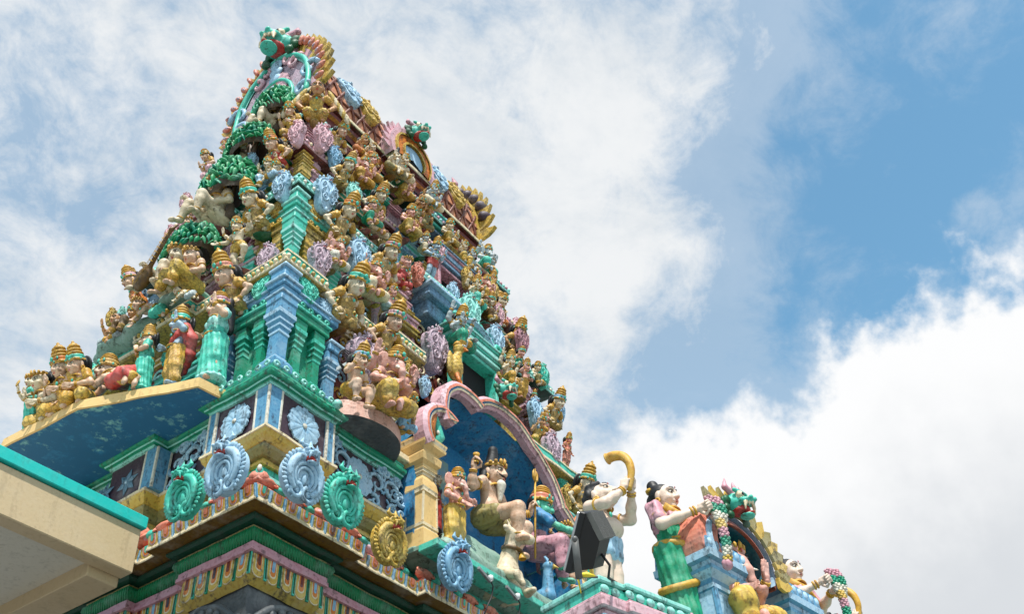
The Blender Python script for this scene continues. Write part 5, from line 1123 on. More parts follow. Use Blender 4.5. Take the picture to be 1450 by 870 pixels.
# --- short face
fig('L', 385, 194, 40, 'recline', 'pale', 'cream', 'gold', 'pale cross-kneed sage under the topmost green tree', .35, 0, crown='none', hair='none', wear='short')
fig('L', 416, 194, 38, 'bust', 'skin', 'gold', 'gold', 'gold-crowned bust between the topmost tree and the pink shield', .25, .2, crown='mid')
fig('L', 350, 246, 46, 'raise_right', 'pale', 'cream', 'gold', 'pale sage lifting one arm under the second tree from the top', .35, 0, crown='none', hair='cap', wear='sari')
fig('L', 397, 244, 56, G, 'skin', 'red', 'orange', 'guardian with a red chest left of the pink corner pillars', .28, -.1)
fig('L', 383, 268, 40, 'four_arm', 'pale', 'lblue', 'gold', 'pale four-armed figure in pale blue beside the blue wall shrine', .35, 0, crown='mid')
fig('L', 369, 333, 76, G, 'pale', 'robe', 'teal', 'big guardian in gold left of the teal corner pillars, dark fan of hair behind', .3, -.1)
fig('L', 304, 324, 60, 'recline', 'pale', 'cream', 'gold', 'pale sage with drawn-up knees under the largest tree', .42, 0, crown='tiara', hair='cap', wear='short')
fig('L', 284, 310, 36, 'sit', 'pinkskin', 'orange', 'gold', 'small pink figure in orange seated left of the sage with drawn-up knees', .35, .2, crown='mid')
fig('L', 281, 337, 30, 'crawl', 'skin', 'salmon', 'gold', 'crouched figure in salmon bowing before the sage under the largest tree', .42, 0, crown='tiara', hair='cap')
fig('L', 340, 384, 68, 'dance', 'pale', 'yellow', 'gold', 'white dancer with many arms and a yellow skirt left of the big guardian', .4, .1, wear='short', crown='mid')
r1, s1 = fig('L', 243, 426, 66, 'recline', 'pale', 'cream', 'gold', 'pale musician with a long brown lute on the grey rock ledge', .5, .2, crown='tiara', hair='cap', wear='short')
fig('L', 270, 420, 58, 'recline', 'skin', 'yellow', 'gold', 'second musician in yellow beside the lute player under the third tree', .5, -.1, crown='tiara', hair='cap')
fig('L', 198, 438, 68, G, 'skin', 'orange', 'pink', 'guardian seen in profile against the sky at the far left of the second storey', .3, -.5)
fig('L', 335, 454, 98, G, 'skin', 'robe', 'salmon', 'largest guardian on the short face, gold robe, left of the lilac shield', .35, -.1)
fig('L', 296, 552, 146, 'raise_left', 'skin', 'teal', 'rose', 'standing woman in a teal sari raising her palm on the canopy edge', .62, -.35, lean=.02, female=True, wear='sari', trim='aqua', hair='long', base=False, on=9.885, crown='mid')
r4, s4 = fig('L', 241, 553, 129, 'raise_left', 'bluegrey', 'gold', 'teal', 'blue-grey standing man in a gold dhoti with a red shawl on the canopy', .85, -.35, lean=.02, base=False, on=9.885)
fig('L', 196, 562, 110, 'greet', 'skin', 'teal', 'gold', 'figure with joined palms and a dark teal back at the middle of the canopy', 1.0, -.7, lean=.02, wear='sari', trim='teal', base=False, on=9.885)
fig('L', 157, 572, 86, 'crawl', 'skin', 'red', 'gold', 'kneeling man in a red sash bending over the canopy edge', 1.15, -.2, lean=.0, base=False, on=9.885, crown='mid')
fig('L', 118, 580, 90, 'bust', 'skin', 'yellow', 'teal', 'seated crowned figure with a teal band left of the kneeling man', 1.15, -.1, base=False, on=9.885, crown='tall')
fig('L', 97, 587, 95, 'bust', 'skin', 'gold', 'orange', 'seated figure with a tall ringed gold crown, second from the end of the canopy group', 1.1, -.1, base=False, on=9.885, crown='tall')
fig('L', 67, 605, 75, 'bust', 'pale', 'yellow', 'gold', 'woman with black hair leaning forward near the canopy end', 1.1, -.1, base=False, on=9.885, crown='tiara', female=True)
r5, s5 = fig('L', 45, 617, 84, 'raise_right', 'pale', 'teal', 'gold', 'outermost figure on the canopy lifting a small gold disc', 1.15, -.1, base=False, on=9.885, crown='tiara', wear='sari', trim='teal')
fig('L', 82, 594, 50, 'sit_cross', 'skin', 'gold', 'gold', 'small figure half hidden behind the black-haired woman', 1.0, 0, base=False, on=9.885, crown='tiara')
fig('L', 163, 492, 44, 'sit_cross', 'tan', 'grey', 'gold', 'small dark monkey-like figure squatting at the far left', .45, .1, crown='none', hair='cap')
fig('L', 184, 478, 42, 'recline', 'tan', 'brown', 'gold', 'tan figure reclining on the rock ledge left of the lute player', .45, .1, crown='mid')
fig('L', 212, 462, 40, 'crawl', 'skin', 'teal', 'gold', 'figure in teal crawling along the rock ledge', .55, .1, crown='tiara', hair='cap')
fig('L', 262, 432, 26, 'crawl', 'pale', 'grey', 'gold', 'small grey figure stretched on the rock ledge below the musicians', .6, .1, crown='none', hair='cap')
fig('L', 258, 380, 34, 'bust', 'skin', 'salmon', 'gold', 'small salmon bust under the leaves of the third tree', .3, .1, crown='mid')
fig('L', 300, 250, 34, 'bust', 'skin', 'pink', 'gold', 'small crowned bust at the outer edge between the second and the largest tree', .1, -.3, crown='mid')
fig('L', 322, 232, 30, 'raise_left', 'pinkskin', 'gold', 'gold', 'tiny standing figure against the sky beside the second tree', .1, -.3)
fig('L', 398, 268, 34, 'bust', 'pale', 'gold', 'gold', 'small gold bust above the pale blue corner shield', .25, .1, crown='mid')
fig('L', 404, 228, 28, 'sit_cross', 'pale', 'yellow', 'gold', 'tiny pale figure left of the pink corner shield', .3, .1, crown='mid')
fig('L', 190, 410, 30, 'sit', 'tan', 'slateblue', 'gold', 'tiny tan figure in slate blue behind the profile guardian', .1, -.3)
# lute of the musician
m = MB(); pr = [('e', (0, 0, 0), (.10, .07, .15), None, 0), ('c', (0, 0, .1), (0, 0, .62), .03, .02, 0), ('c', (0, .0, .62), (0, .05, .70), .022, .012, 0)]
m = surfnet(pr, .014, .03)
for k in range(7): m.tube([(-.03, -.03, .22+.055*k), (.03, -.03, .22+.055*k)], .006, 5, 1)
for k in (-1, 1): m.tube([(k*.008, -.075, -.1), (k*.008, -.03, .6)], .003, 4, 1)
lm_ = MB(); lm_.merge(m, roty(.75) @ rotx(.1), V3(-.04, -.38, .08), .9); add_part(r1, 'lute', lm_, ['brown', 'gold'], s1)
m = surfnet([('c', (.11, .03, .80), (.13, .09, .66), .062, .07, 0), ('c', (.13, .09, .66), (.06, .11, .48), .07, .075, 0), ('c', (.06, .11, .48), (-.02, .10, .30), .075, .05, 0), ('c', (.11, .0, .80), (.02, -.085, .62), .05, .03, 0)], .014, .04, lambda X: .005*np.sin(X[:, 0]*90+X[:, 2]*40)); add_part(r4, 'shawl', m, ['red'], s4)
m = MB(); m.lathe([(-.008, .0), (-.008, .05), (.0, .062), (.008, .05), (.008, 0)], (-.20, -.14, .99), 16, 0, rotx(PI/2-.3)); add_part(r5, 'gold_disc', m, ['gold'], s5)
m = MB()
for sg in (-1, 1):
    for k in range(6): m.ell((sg*(.26+.05*k), .06, .52-.075*k), (.05, .025, .17-.012*k), roty(-sg*(.5-.05*k)), 8, k % 2)
add_part(r6, 'wings', m, ['yellow', 'cream'], s6)
# ------------------------------------------------------------------ plaster trees sheltering the sages
def plaster_tree(u, v, wpx, hpx, label, off=.35, seed=0):
    p = on_face('L', u, v, off); h = px_height(p, hpx); w = px_height(p, wpx)
    root = thing('plaster_tree', label, 'tree', p, 'green plaster trees on the short face of the tower'); root.rotation_euler = (0, 0, -PI/2); r2 = random.Random(seed); m = MB()
    for ring in range(10):
        t = ring/9; rr = w*.5*math.sin(t*PI/2+.12); z = h*(.98-.62*t*t); n = 10+int(30*t)
        for i in range(n):
            a = 2*PI*(i+r2.random()*.6)/n; d = V3(rr*math.cos(a), rr*.62*math.sin(a), z+r2.uniform(-.04, .04)*h); nr = unit(V3(d[0], d[1]*1.2, (z-h*.45)*.9)); s_ = h*r2.uniform(.055, .085)
            m.lathe([(-s_*1.25, 0), (-s_*.8, s_*.45), (-s_*.2, s_*.72), (s_*.4, s_*.55), (s_*1.0, s_*.2), (s_*1.45, .0)], d, 7, r2.randrange(3), frame(np.cross(nr, V3(r2.uniform(-1, 1), r2.uniform(-1, 1), r2.uniform(-1, 1)))+V3(0, 0, -.9)), True, .38)
    m.build('crown', [P('leaf'), P('green'), P('leaf')], root)
    b = MB(); b.lathe([(.30*h, w*.36), (.42*h, w*.42), (.55*h, w*.40), (.72*h, w*.25)], (0, 0, 0), 16, 0, None, True, .6); b.build('underside', [P('bark')], root)
    tr = MB(); tr.tube([V3(.02, .12, -.05*h), V3(.0, .1, .2*h), V3(-.04, .05, .45*h), V3(.0, .0, .75*h)], [.10*w, .075*w, .065*w, .05*w], 9, 0)
    for k in (-1, 1): tr.tube([V3(0, .08, .35*h), V3(k*w*.12, .02, .5*h), V3(k*w*.25, -.02, .62*h)], [.05*w, .04*w, .02*w], 7, 0)
    tr.build('trunk', [P('bark')], root)
plaster_tree(384, 180, 44, 46, 'topmost green plaster tree, small, under the gable scrolls', .38, 1)
plaster_tree(350, 232, 54, 46, 'second green plaster tree from the top with a rounded crown', .4, 2)
plaster_tree(316, 302, 66, 66, 'largest green plaster tree, an umbrella crown over the sage with drawn-up knees', .48, 3)
plaster_tree(264, 386, 72, 58, 'lowest green plaster tree with drooping leaves above the lute player', .5, 4)
# rock ledges under the reclining figures
m = MB()
for c, r in ((on_face('L', 255, 436, .35), (.3, .55, .16)), (on_face('L', 205, 476, .35), (.3, .55, .16)), (on_face('L', 296, 334, .3), (.28, .5, .14)), (on_face('L', 165, 500, .35), (.28, .4, .14))):
    m = surfnet([('e', (0, 0, 0), r, None, 0)], .03, .02, lambda X: .03*np.sin(X[:, 1]*14+X[:, 0]*9)*np.sin(X[:, 2]*17+X[:, 1]*5)); part('rock_ledge', m, ['rock'], tower, c)
# bird mount below the grey four-armed figure
p = on_face('R', 645, 545, .5); hB = px_height(p, 56); bird = thing('bird_statue', 'yellow plaster bird with outspread feathers below the grey four-armed figure', 'statue', p, GRP, .4)
pr = [('e', (0, 0, .42), (.2, .16, .3), None, 0), ('c', (0, -.05, .62), (0, -.08, .82), .09, .08, 0), ('e', (0, -.09, .88), (.11, .12, .1), None, 0), ('c', (0, -.19, .86), (0, -.30, .78), .045, .012, 1), ('e', (.24, .04, .4), (.12, .05, .32), roty(-.2), 0), ('e', (-.24, .04, .4), (.12, .05, .32), roty(.2), 0), ('c', (.08, -.05, .18), (.1, -.1, .0), .05, .04, 1), ('c', (-.08, -.05, .18), (-.1, -.1, .0), .05, .04, 1)]
b = surfnet(pr, .022, .03, lambda X: .008*np.sin(X[:, 2]*60)*np.sin(X[:, 0]*50)); o = b.build('body', [P('yellow'), P('orange')], bird); o.scale = (hB,)*3
m = MB(); [m.ell((k*.06, -.19, .91), (.022, .014, .026), None, 8, 0) for k in (-1, 1)]; [m.ell((k*.06, -.203, .91), (.011, .008, .013), None, 8, 1) for k in (-1, 1)]; add_part(bird, 'eyes', m, ['white', 'black'], hB)
m = MB(); m.lathe([(.96, .08), (.99, .1), (1.04, .07), (1.1, .02)], (0, -.07, 0), 10, 0); add_part(bird, 'crown', m, ['gold'], hB)
# ------------------------------------------------------------------ figures inside the niche
NG = 'figures in the arched niche'
def nfig(u, v, y, hpx, pose, label, turn=0.0, lean=.06, cols=None, base=None, **over):
    p = at_y(u, v, y); return statue(label, p, turn, px_height(p, hpx), pose, lean, cols or {}, group=NG, base=base, **over)
seated, sS = nfig(694, 786, .12, 158, 'sit', 'bearded ascetic with a high black topknot and gold trident seated on the niche rock', .15, .10, dict(gold='gold_', skin='skin', cloth='khaki_', trim='cream', beard='white'),
    RE=(-.27, .05, .46), RW=(-.31, .02, .59), rh='grip', rd=(0, -.1, 1), LE=(.24, -.03, .42), LW=(.30, -.2, .44), lh='grip', ld=(0, -.2, 1), face='moustache', beard=True, hair='knot', crown='tiara', wear='short',
    limb=1.12, belly=.9, sh=.15, LK=(.22, -.2, .27), LA=(.16, -.14, .02), RK=(-.06, -.27, .30), RA=(-.05, -.27, .04), htilt=.0, res=.011, hres=.005)
m = MB(); m.tube([V3(.315, -.245, .06), V3(.31, -.235, .78)], .009, 7, 0)
m.tube([V3(.31, -.235, .78), V3(.31, -.235, .90)], [.012, .002], 6, 0)
for sg in (-1, 1): m.tube([V3(.31, -.235, .775), V3(.31+sg*.035, -.235, .80), V3(.31+sg*.038, -.235, .85), V3(.31+sg*.022, -.235, .885)], [.01, .012, .01, .002], 6, 0)
add_part(seated, 'trident', m, ['gold_'], sS)
m = MB(); m.lathe([(0, .028), (.02, .026), (.045, .010), (.07, .026), (.09, .028), (.091, .0)], (-.31, .0, .67), 12, 0); add_part(seated, 'hand_drum', m, ['gold_'], sS)
nfig(641, 784, .02, 124, 'elephant_stand', 'elephant-headed figure standing in a yellow dhoti beside the yellow niche pillar', .1, .08, dict(gold='gold_', skin='pinkskin', cloth='yellow_', accent='gold_'), res=.012)
nfig(763, 818, .05, 136, 'sit', 'green-skinned goddess in rose skirt with both arms stretched out in the niche', .55, .10, dict(gold='gold_', skin='green_skin', cloth='rose_', trim='dblue', accent='salmon_'), female=True, wear='sari', hair='cap', crown='mid',
     LE=(.19, -.15, .47), LW=(.20, -.36, .44), RE=(-.17, -.18, .41), RW=(-.12, -.38, .36), lh='open', rh='open', ld=(0, -1, -.1), rd=(0, -1, -.15), lp=(0, 0, -1), rp=(0, 0, -1), res=.012, limb=.88)
nfig(806, 836, -.1, 96, 'raise_right', 'child figure with a gold crown and blue waistcloth at the niche end', -.5, .05, dict(gold='gold_', skin='skin', cloth='sky', trim='gold_'), wear='short', crown='tiara', hair='cap', hs=1.5, RE=(-.22, -.08, .72), RW=(-.34, -.16, .78))
nfig(612, 760, .35, 96, 'stand', 'woman half hidden behind the yellow niche pillar, reaching over the elephant-headed figure', .2, .05, dict(gold='gold_', skin='pale', cloth='red', accent='gold_'), female=True, wear='sari', trim='purple', crown='none', hair='long', LE=(.2, -.1, .68), LW=(.22, -.22, .60)) if False else \
nfig(612, 760, .35, 96, 'stand', 'woman half hidden behind the yellow niche pillar beside the elephant-headed figure', .2, .05, dict(gold='gold_', skin='pale', cloth='red', trim='purple'), female=True, wear='sari', crown='none', hair='long')
# lying calf
p = at_y(716, 846, -.12); hC = px_height(p, 104); calf = thing('calf_statue', 'white plaster calf with a bell collar lying at the ascetic\'s feet', 'statue', p, NG, .2)
pr = [('e', (0, .25, .26), (.2, .38, .22), None, 0), ('e', (0, .0, .30), (.17, .2, .22), None, 0), ('c', (0, -.05, .42), (0, -.14, .70), .13, .10, 0), ('e', (0, -.18, .80), (.115, .12, .115), None, 0), ('c', (0, -.22, .78), (0, -.38, .68), .095, .068, 0),
      ('e', (.17, -.14, .84), (.085, .03, .05), roty(.3), 0), ('e', (-.17, -.14, .84), (.085, .03, .05), roty(-.3), 0), ('c', (.06, -.14, .90), (.09, -.13, 1.0), .028, .012, 0), ('c', (-.06, -.14, .90), (-.09, -.13, 1.0), .028, .012, 0),
      ('c', (-.13, -.05, .25), (-.16, -.24, .16), .075, .055, 0), ('c', (-.16, -.24, .16), (-.15, -.30, .03), .05, .04, 0), ('c', (.14, -.02, .22), (.20, -.22, .08), .075, .05, 0), ('c', (.20, -.22, .08), (.10, -.34, .05), .05, .04, 0), ('c', (.2, .42, .16), (.28, .15, .08), .10, .055, 0), ('c', (.28, .15, .08), (.30, -.02, .05), .05, .04, 0), ('e', (0, .2, .46), (.1, .12, .1), None, 0)]
b = surfnet(pr, .02, .05); o = b.build('body', [P('pale')], calf); o.scale = (hC,)*3
m = MB(); m.ell((0, -.395, .675), (.062, .03, .045), None, 10, 0)
for k in (-1, 1): m.ell((k*.085, -.245, .83), (.022, .02, .026), None, 8, 0)
add_part(calf, 'muzzle_and_eyes', m, ['black'], hC)
m = MB(); m.torus((0, -.13, .60), frame((0, -.35, 1)), .125, .026, 20, 7, 0); m.lathe([(0, .05), (.02, .05), (.07, .03), (.09, .01)], (0, -.26, .44), 10, 1); add_part(calf, 'bell_collar', m, ['brown', 'gold_'], hC)
# peacock by the child
p = at_y(776, 852, -.15); hP = px_height(p, 58); pk = thing('peacock_statue', 'small blue-necked plaster peacock below the child at the niche end', 'statue', p, NG, .2)
pr = [('c', (0, -.02, .1), (0, -.06, .7), .16, .11, 0), ('e', (0, -.08, .82), (.13, .14, .12), None, 0), ('c', (0, -.2, .8), (0, -.34, .72), .05, .012, 1), ('e', (0, .1, .1), (.2, .3, .2), None, 0)]
o = surfnet(pr, .025, .04).build('body', [P('blue'), P('yellow_')], pk); o.scale = (hP,)*3
m = MB(); [m.ell((k*.1, -.17, .86), (.03, .02, .03), None, 8, 0) for k in (-1, 1)]; [m.tube([(k*.02, -.06, .92), (k*.08, -.05, 1.06)], [.012, .03], 6, 1) for k in (-1, 0, 1)]; add_part(pk, 'eyes_and_crest', m, ['white', 'sky'], hP)
# ------------------------------------------------------------------ lamps and wires on the tower
for i, (u, v, lb) in enumerate(((682, 817, 'grey stick spotlight on the niche edge, the nearer to the pillar'), (721, 843, 'grey stick spotlight on the niche edge, below the calf'))):
    p = at_y(u, v, -.42); root = thing('spotlight', lb, 'spotlight', p, 'stick spotlights on the niche edge', .15); m = MB(); m.box((-.02, -.05, 0), (.16, .018, .022), roty(.18), 0, .004); m.build('arm', [P('stone')], root)
    m = MB(); m.lathe([(-.03, .02), (-.02, .034), (.04, .036), (.05, .02)], (.16, -.05, .02), 12, 0); m.build('lamp_head', [plain('lamp_metal', (.6, .6, .6), .35)], root)
    m = MB(); m.tube([V3(.15, -.05, -.01), V3(.22, -.05, -.06), V3(.22, -.02, -.2), V3(.14, .0, -.34), V3(.10, .06, -.52)], .010, 6, 0); m.build('cable', [plain('rubber', (.015, .015, .016), .6)], root)
p = at_y(488, 512, .1); root = thing('cable_coil', 'black cable coiled round a bracket beside the blue corner pillars', 'cable', p); m = MB()
for k in range(4): m.torus((0, -.01*k, 0), rotx(1.45+.1*k), .12+.01*k, .008, 22, 6, 0)
m.tube([(.05, 0, -.1), (.12, 0, -.35), (.16, .0, -.62)], .008, 6, 0); m.build('coil', [plain('rubber', (.015, .015, .016), .6)], root); m = MB(); m.box((.10, .1, .05), (.01, .14, .03), None, 0, .004); m.build('bracket', [plain('lamp_metal', (.6, .6, .6), .35)], root)
p = at_y(696, 598, .45); root = thing('ceiling_lamp', 'small spotlight on a bent black arm under the niche ceiling', 'spotlight', p); m = MB(); m.tube([(-.42, .2, -.02), (-.1, .05, .10), (.0, 0, .06), (.01, 0, -.02)], .012, 6, 0); m.build('arm', [plain('rubber', (.015, .015, .016), .6)], root); m = MB(); m.lathe([(-.1, .02), (-.09, .035), (-.02, .03), (0, .012)], (.01, 0, -.02), 10, 0); m.build('lamp_head', [plain('lamp_metal', (.6, .6, .6), .35)], root)
# ------------------------------------------------------------------ the front parapet with its row of statues
PSI = math.radians(-8); RW_ = rotz(PSI); XR, YR = RW_ @ V3(1, 0, 0), RW_ @ V3(0, 1, 0); O_ = V3(.36, -4.0, 5.52)
def row_pt(u, v, d=0.0):
    """point on the vertical plane of the statue row, d metres in front of it"""
    o = O_-YR*d; r = ray(u, v); t = ((o-CAM) @ YR)/(r @ YR); return CAM+r*t
def row_xyz(a, d, z): q = O_+XR*a-YR*d; return V3(q[0], q[1], z)
ZR = 5.47
wall = thing('parapet_wall', 'low plastered parapet carrying the row of statues in front of the tower', 'wall', row_xyz(2.4, 0, 0)); wall.rotation_euler = (0, 0, PSI)
m = MB(); m.box((.2, .35, 2.3), (3.2, .75, 2.3), None, 0, .02); m.build('wall_body', [P('cream')], wall); m = MB(); m.box((.25, .35, 4.655), (3.3, .85, .05), None, 0, .02); m.build('coping', [P('teal')], wall)
ped = thing('statue_pedestal', 'stepped pink, blue and green pedestal under the boy blowing a horn', 'pedestal', (.03, -4.05, 0)); ped.rotation_euler = (0, 0, math.radians(-13))
m = MB()
for o_, z0, z1, k in ((-.02, 4.74, 5.10, 0), (.03, 5.101, 5.13, 1), (.015, 5.131, 5.18, 2), (.05, 5.181, 5.28, 2), (.02, 5.281, 5.31, 2), (-.02, 5.311, 5.42, 3), (.0, 5.421, 5.47, 4)):
    m.box((.52, .34, (z0+z1)/2), (.52+o_, .34+o_, (z1-z0)/2), None, k, .012); m.box((.66, .30, (z0+z1)/2-.001), (.385+o_, .34+o_, (z1-z0)/2-.001), None, k, .012)
for q in range(9): m.ell((.05+.12*q, -.0-(.04 if q > 1 else 0), 5.36), (.05, .02, .035), None, 8, 4)
m.build('steps', [P(k) for k in ('lblue', 'sky', 'pink', 'teal', 'aqua')], ped)
RG = 'statues along the front parapet'
HORN = [V3(-.01, -.30, .90), V3(0, -.33, 1.0), V3(.0, -.345, 1.08), V3(.0, -.33, 1.17), V3(.0, -.28, 1.24), V3(.0, -.20, 1.275), V3(.0, -.14, 1.275)]
def horn_boy(a, label, turn, hb=1.16):
    r, s = statue(label, row_xyz(a, -.16, ZR), PSI+turn, hb, 'stand', .0, dict(gold='gold_', skin='skinlight', cloth='lblue', trim='lblue'), group=RG, res=.009, hres=.0042, hs=1.6, head=(0, -.03, .925), htilt=-.42, sh=.15, hair='curly', crown='none', belly=2.3, wear='short', limb=1.3,
        LE=(.19, -.17, .74), LW=(.045, -.29, .89), RE=(-.19, -.16, .73), RW=(-.05, -.27, .87), lh='grip', rh='grip', ld=(-.15, -.25, 1), rd=(.15, -.25, 1), lp=(-1, 0, 0), rp=(1, 0, 0), LK=(.08, -.01, .25), LA=(.075, .01, .04), RK=(-.08, -.01, .25), RA=(-.075, .01, .04))
    pts = []
    P_ = np.array(HORN)
    for t in np.linspace(0, len(P_)-1.001, 26): i = int(t); f = t-i; p0, p1, p2, p3 = (P_[min(max(i+q, 0), len(P_)-1)] for q in (-1, 0, 1, 2)); pts.append(.5*((2*p1)+(p2-p0)*f+(2*p0-5*p1+4*p2-p3)*f*f+(3*p1-p0-3*p2+p3)*f**3))
    m = MB(); m.tube(pts, np.linspace(.026, .047, 26), 14, 0); m.torus(pts[-1], frame(pts[-1]-pts[-2]), .045, .008, 16, 7, 0); m.ell(pts[-1], (.04, .004, .04), None, 10, 1); add_part(r, 'horn', m, ['gold_', 'brown'], s*.99); return r
PAL['skinlight'] = 'd3bca9'
horn_boy(.16, 'white boy statue with black curls blowing a gold horn, beside the black floodlight', .12)
horn_boy(4.12, 'far horn-blowing boy statue, only its gold horn rising at the picture edge', .12)
def garland_lady(a, label, turn, cl, hb=1.6):
    r, s = statue(label, row_xyz(a, -.10, ZR), PSI+turn, hb, 'stand', .0, dict(gold='gold_', skin='skinlight', cloth=cl[0], trim=cl[1]), group=RG, res=.009, hres=.0042, hs=1.12, female=True, wear='sari', hair='long', crown='none', skirt=(.112, .104), LK=(.042, -.015, .28), LA=(.04, .01, .045), RK=(-.042, -.015, .28), RA=(-.04, .01, .045), LE=(.17, -.06, .63), LW=(.07, -.25, .665), RE=(-.17, -.05, .635), RW=(-.05, -.24, .70), lh='grip', rh='grip', ld=(-.3, -1, .2), rd=(.3, -1, .2))
    m = MB(); rr = random.Random(5)
    def rope(pts):
        for i, p in enumerate(pts):
            k = (i//4) % 4
            for j in range(5): an = 2*PI*(j+.5*(i % 2))/5; m.ell(p+V3(.019*math.cos(an), .019*math.sin(an), 0), (.014, .014, .012), None, 6, (0, 1, 2, 3)[k])
    rope([V3(.02-.02*t, -.30-.06*math.sin(t*2.2), .80-.46*t) for t in np.linspace(0, 1, 30)])
    rope([V3(.05, -.33-.03*math.sin(t*3), .79-.20*t) for t in np.linspace(0, 1, 13)])
    m.ell((.0, -.34, .32), (.035, .035, .04), None, 8, 0); add_part(r, 'garland', m, ['rose_', 'green', 'white', 'yellow_'], s)
    m = MB(); m.torus((0, -.005, .545), rotx(.10), .130, .022, 26, 7, 0, .110)
    m.torus((0, 0, .30), rotx(.1) @ roty(-.42), .122, .026, 30, 7, 0, .112); m.tube([V3(.125, -.03, .52), V3(.07, -.105, .66), V3(-.03, -.115, .73), V3(-.11, -.05, .80)], .026, 7, 0, flat=.4)
    add_part(r, 'gold_border', m, ['gold_'], s); m = MB(); m.torus((0, .07, 1.0), rotx(.3), .035, .016, 14, 6, 0); add_part(r, 'hair_ornament', m, ['gold_'], s); return r
garland_lady(1.13, 'woman statue in a green and gold sari with rose sleeves holding up a flower garland', .05, ('greensari', 'rose_')); 
garland_lady(3.36, 'woman statue with garlands on the far side of the small arched shrine', -.15, ('salmon_', 'rose_'))
# small arched shrine between the two women
shr = thing('arched_shrine', 'small blue-pillared shrine with a lion-masked horseshoe arch on the parapet', 'shrine', row_xyz(0, 0, 0)); shr.rotation_euler = (0, 0, PSI)
def loc_row(u, v, d): p = row_pt(u, v, d)-row_xyz(0, 0, 0); return p @ XR, p[2]
xa, za = loc_row(1022, 790, .22); xb, zb_ = loc_row(1136, 853, .22); za = max(za, zb_-.05)
w_ = .22; x1, x2 = xa+w_*1.05-.25, xb-w_*.4-.12
def spil(x):
    m = MB(); z = za-.02; m.sqloft((x, 0, 0), [(ZR-.55, w_*1.0), (z-.36, w_*1.0), (z-.35, w_*1.08), (z-.31, w_*1.08), (z-.30, w_*1.0), (z-.26, w_*1.05), (z-.20, w_*1.3), (z-.17, w_*1.34), (z-.165, w_*1.24), (z-.12, w_*1.3), (z-.10, w_*1.48), (z-.03, w_*1.5), (z-.025, w_*1.42), (z+.10, w_*1.38)], [0, 1, 0, 1, 1, 0, 1, 1, 0, 1, 0, 0, 1], 0, .95)
    for k in range(6): m.ell((x-w_*1.2+k*w_*.48, -w_*1.3, z+.04), (.035, .03, .05), None, 8, 0)
    for sx in (-1, 1): m.box((x+sx*w_*.98, -w_*.98, (ZR+z-.36)/2), (.02, .02, (z-.36-ZR)/2), None, 1, .004)
    m.build('pillar', [P('lblue'), P('blue')], shr)
spil(x1); spil(x2+.1)
xc = 1.66; m = MB(); zs = za+.02; apex = 6.72; rw, rh = .60, apex-zs
def ar(f): return [(xc+rw*f*math.cos(a)*(1+.10*math.sin(2*abs(a-PI/2))), zs+rh*f*math.sin(a)) for a in np.linspace(-.18, PI+.18, 41)]
for f0, f1, d, k in ((1.0, .88, -.26, 0), (.88, .82, -.30, 1), (.82, .74, -.27, 2), (.74, .66, -.29, 0)):
    A_, B_ = ar(f0), ar(f1); n4 = len(A_); m.add([V3(x, d, z) for x, z in A_]+[V3(x, d-.02, z) for x, z in B_]+[V3(x, .1, z) for x, z in A_], [(i, i+1, n4+i+1, n4+i) for i in range(n4-1)]+[(i, 2*n4+i, 2*n4+i+1, i+1) for i in range(n4-1)], k)
m.build('arch_band', [P('salmon_'), P('lblue'), P('rose_')], shr)
m = MB(); A_, B_ = ar(.67), ar(.67); n4 = len(A_); m.add([V3(x, -.27, z) for x, z in A_]+[V3(x, .17, z) for x, z in B_], [(i, i+1, n4+i+1, n4+i) for i in range(n4-1)], 0); m.box((xc, .18, (ZR+apex)/2), (rw*.7, .02, (apex-ZR)/2*.93), None, 0); m.build('niche_lining', [P('tealdark')], shr)
m = MB(); A_, B_ = ar(.98), ar(.95); m.add([V3(x, .0, z) for x, z in A_]+[V3(x, .2, z) for x, z in A_], [(i, i+1, n4+i+1, n4+i) for i in range(n4-1)], 0, True); m.add([V3(x, .2, z) for x, z in A_], [tuple(range(n4))], 0); m.build('vault', [P('mauve')], shr)
m = MB()
for i, (x, z) in enumerate(ar(1.0)[1:-1:2]):
    if x < xc-rw*.55 and z < zs+rh*.75: continue
    d = unit(V3(x-xc, 0, z-zs+.1)); s_ = np.cross(d, V3(0, 1, 0)); m.plate([(-.05, 0), (-.075, .08), (-.06, .15), (0, .25), (.06, .15), (.075, .08), (.05, 0)], np.array([s_, d, np.cross(s_, d)]).T, V3(x, -.33, z)-d*.05, .035, i % 2)
m.build('flame_fringe', [P('yellow_'), P('khaki_')], shr)
o = MB(); o.merge(yali_mb(), rotx(.05), V3(xc-.02, -.32, apex+.02), .72); o.build('lion_mask', [P('teal'), P('red'), P('cream'), P('black'), P('rose_'), P('deep')], shr)
_e = loc_row(1058, 916, .10); pe = row_xyz(_e[0], .08, _e[1]); statue('pink elephant-headed figure in yellow trousers seated inside the small arched shrine', pe, PSI-.2, .98, 'elephant', .05, dict(gold='gold_', skin='pinkskin', cloth='yellow_'), group=RG, res=.011, crown='tiara', base=None, arms=())
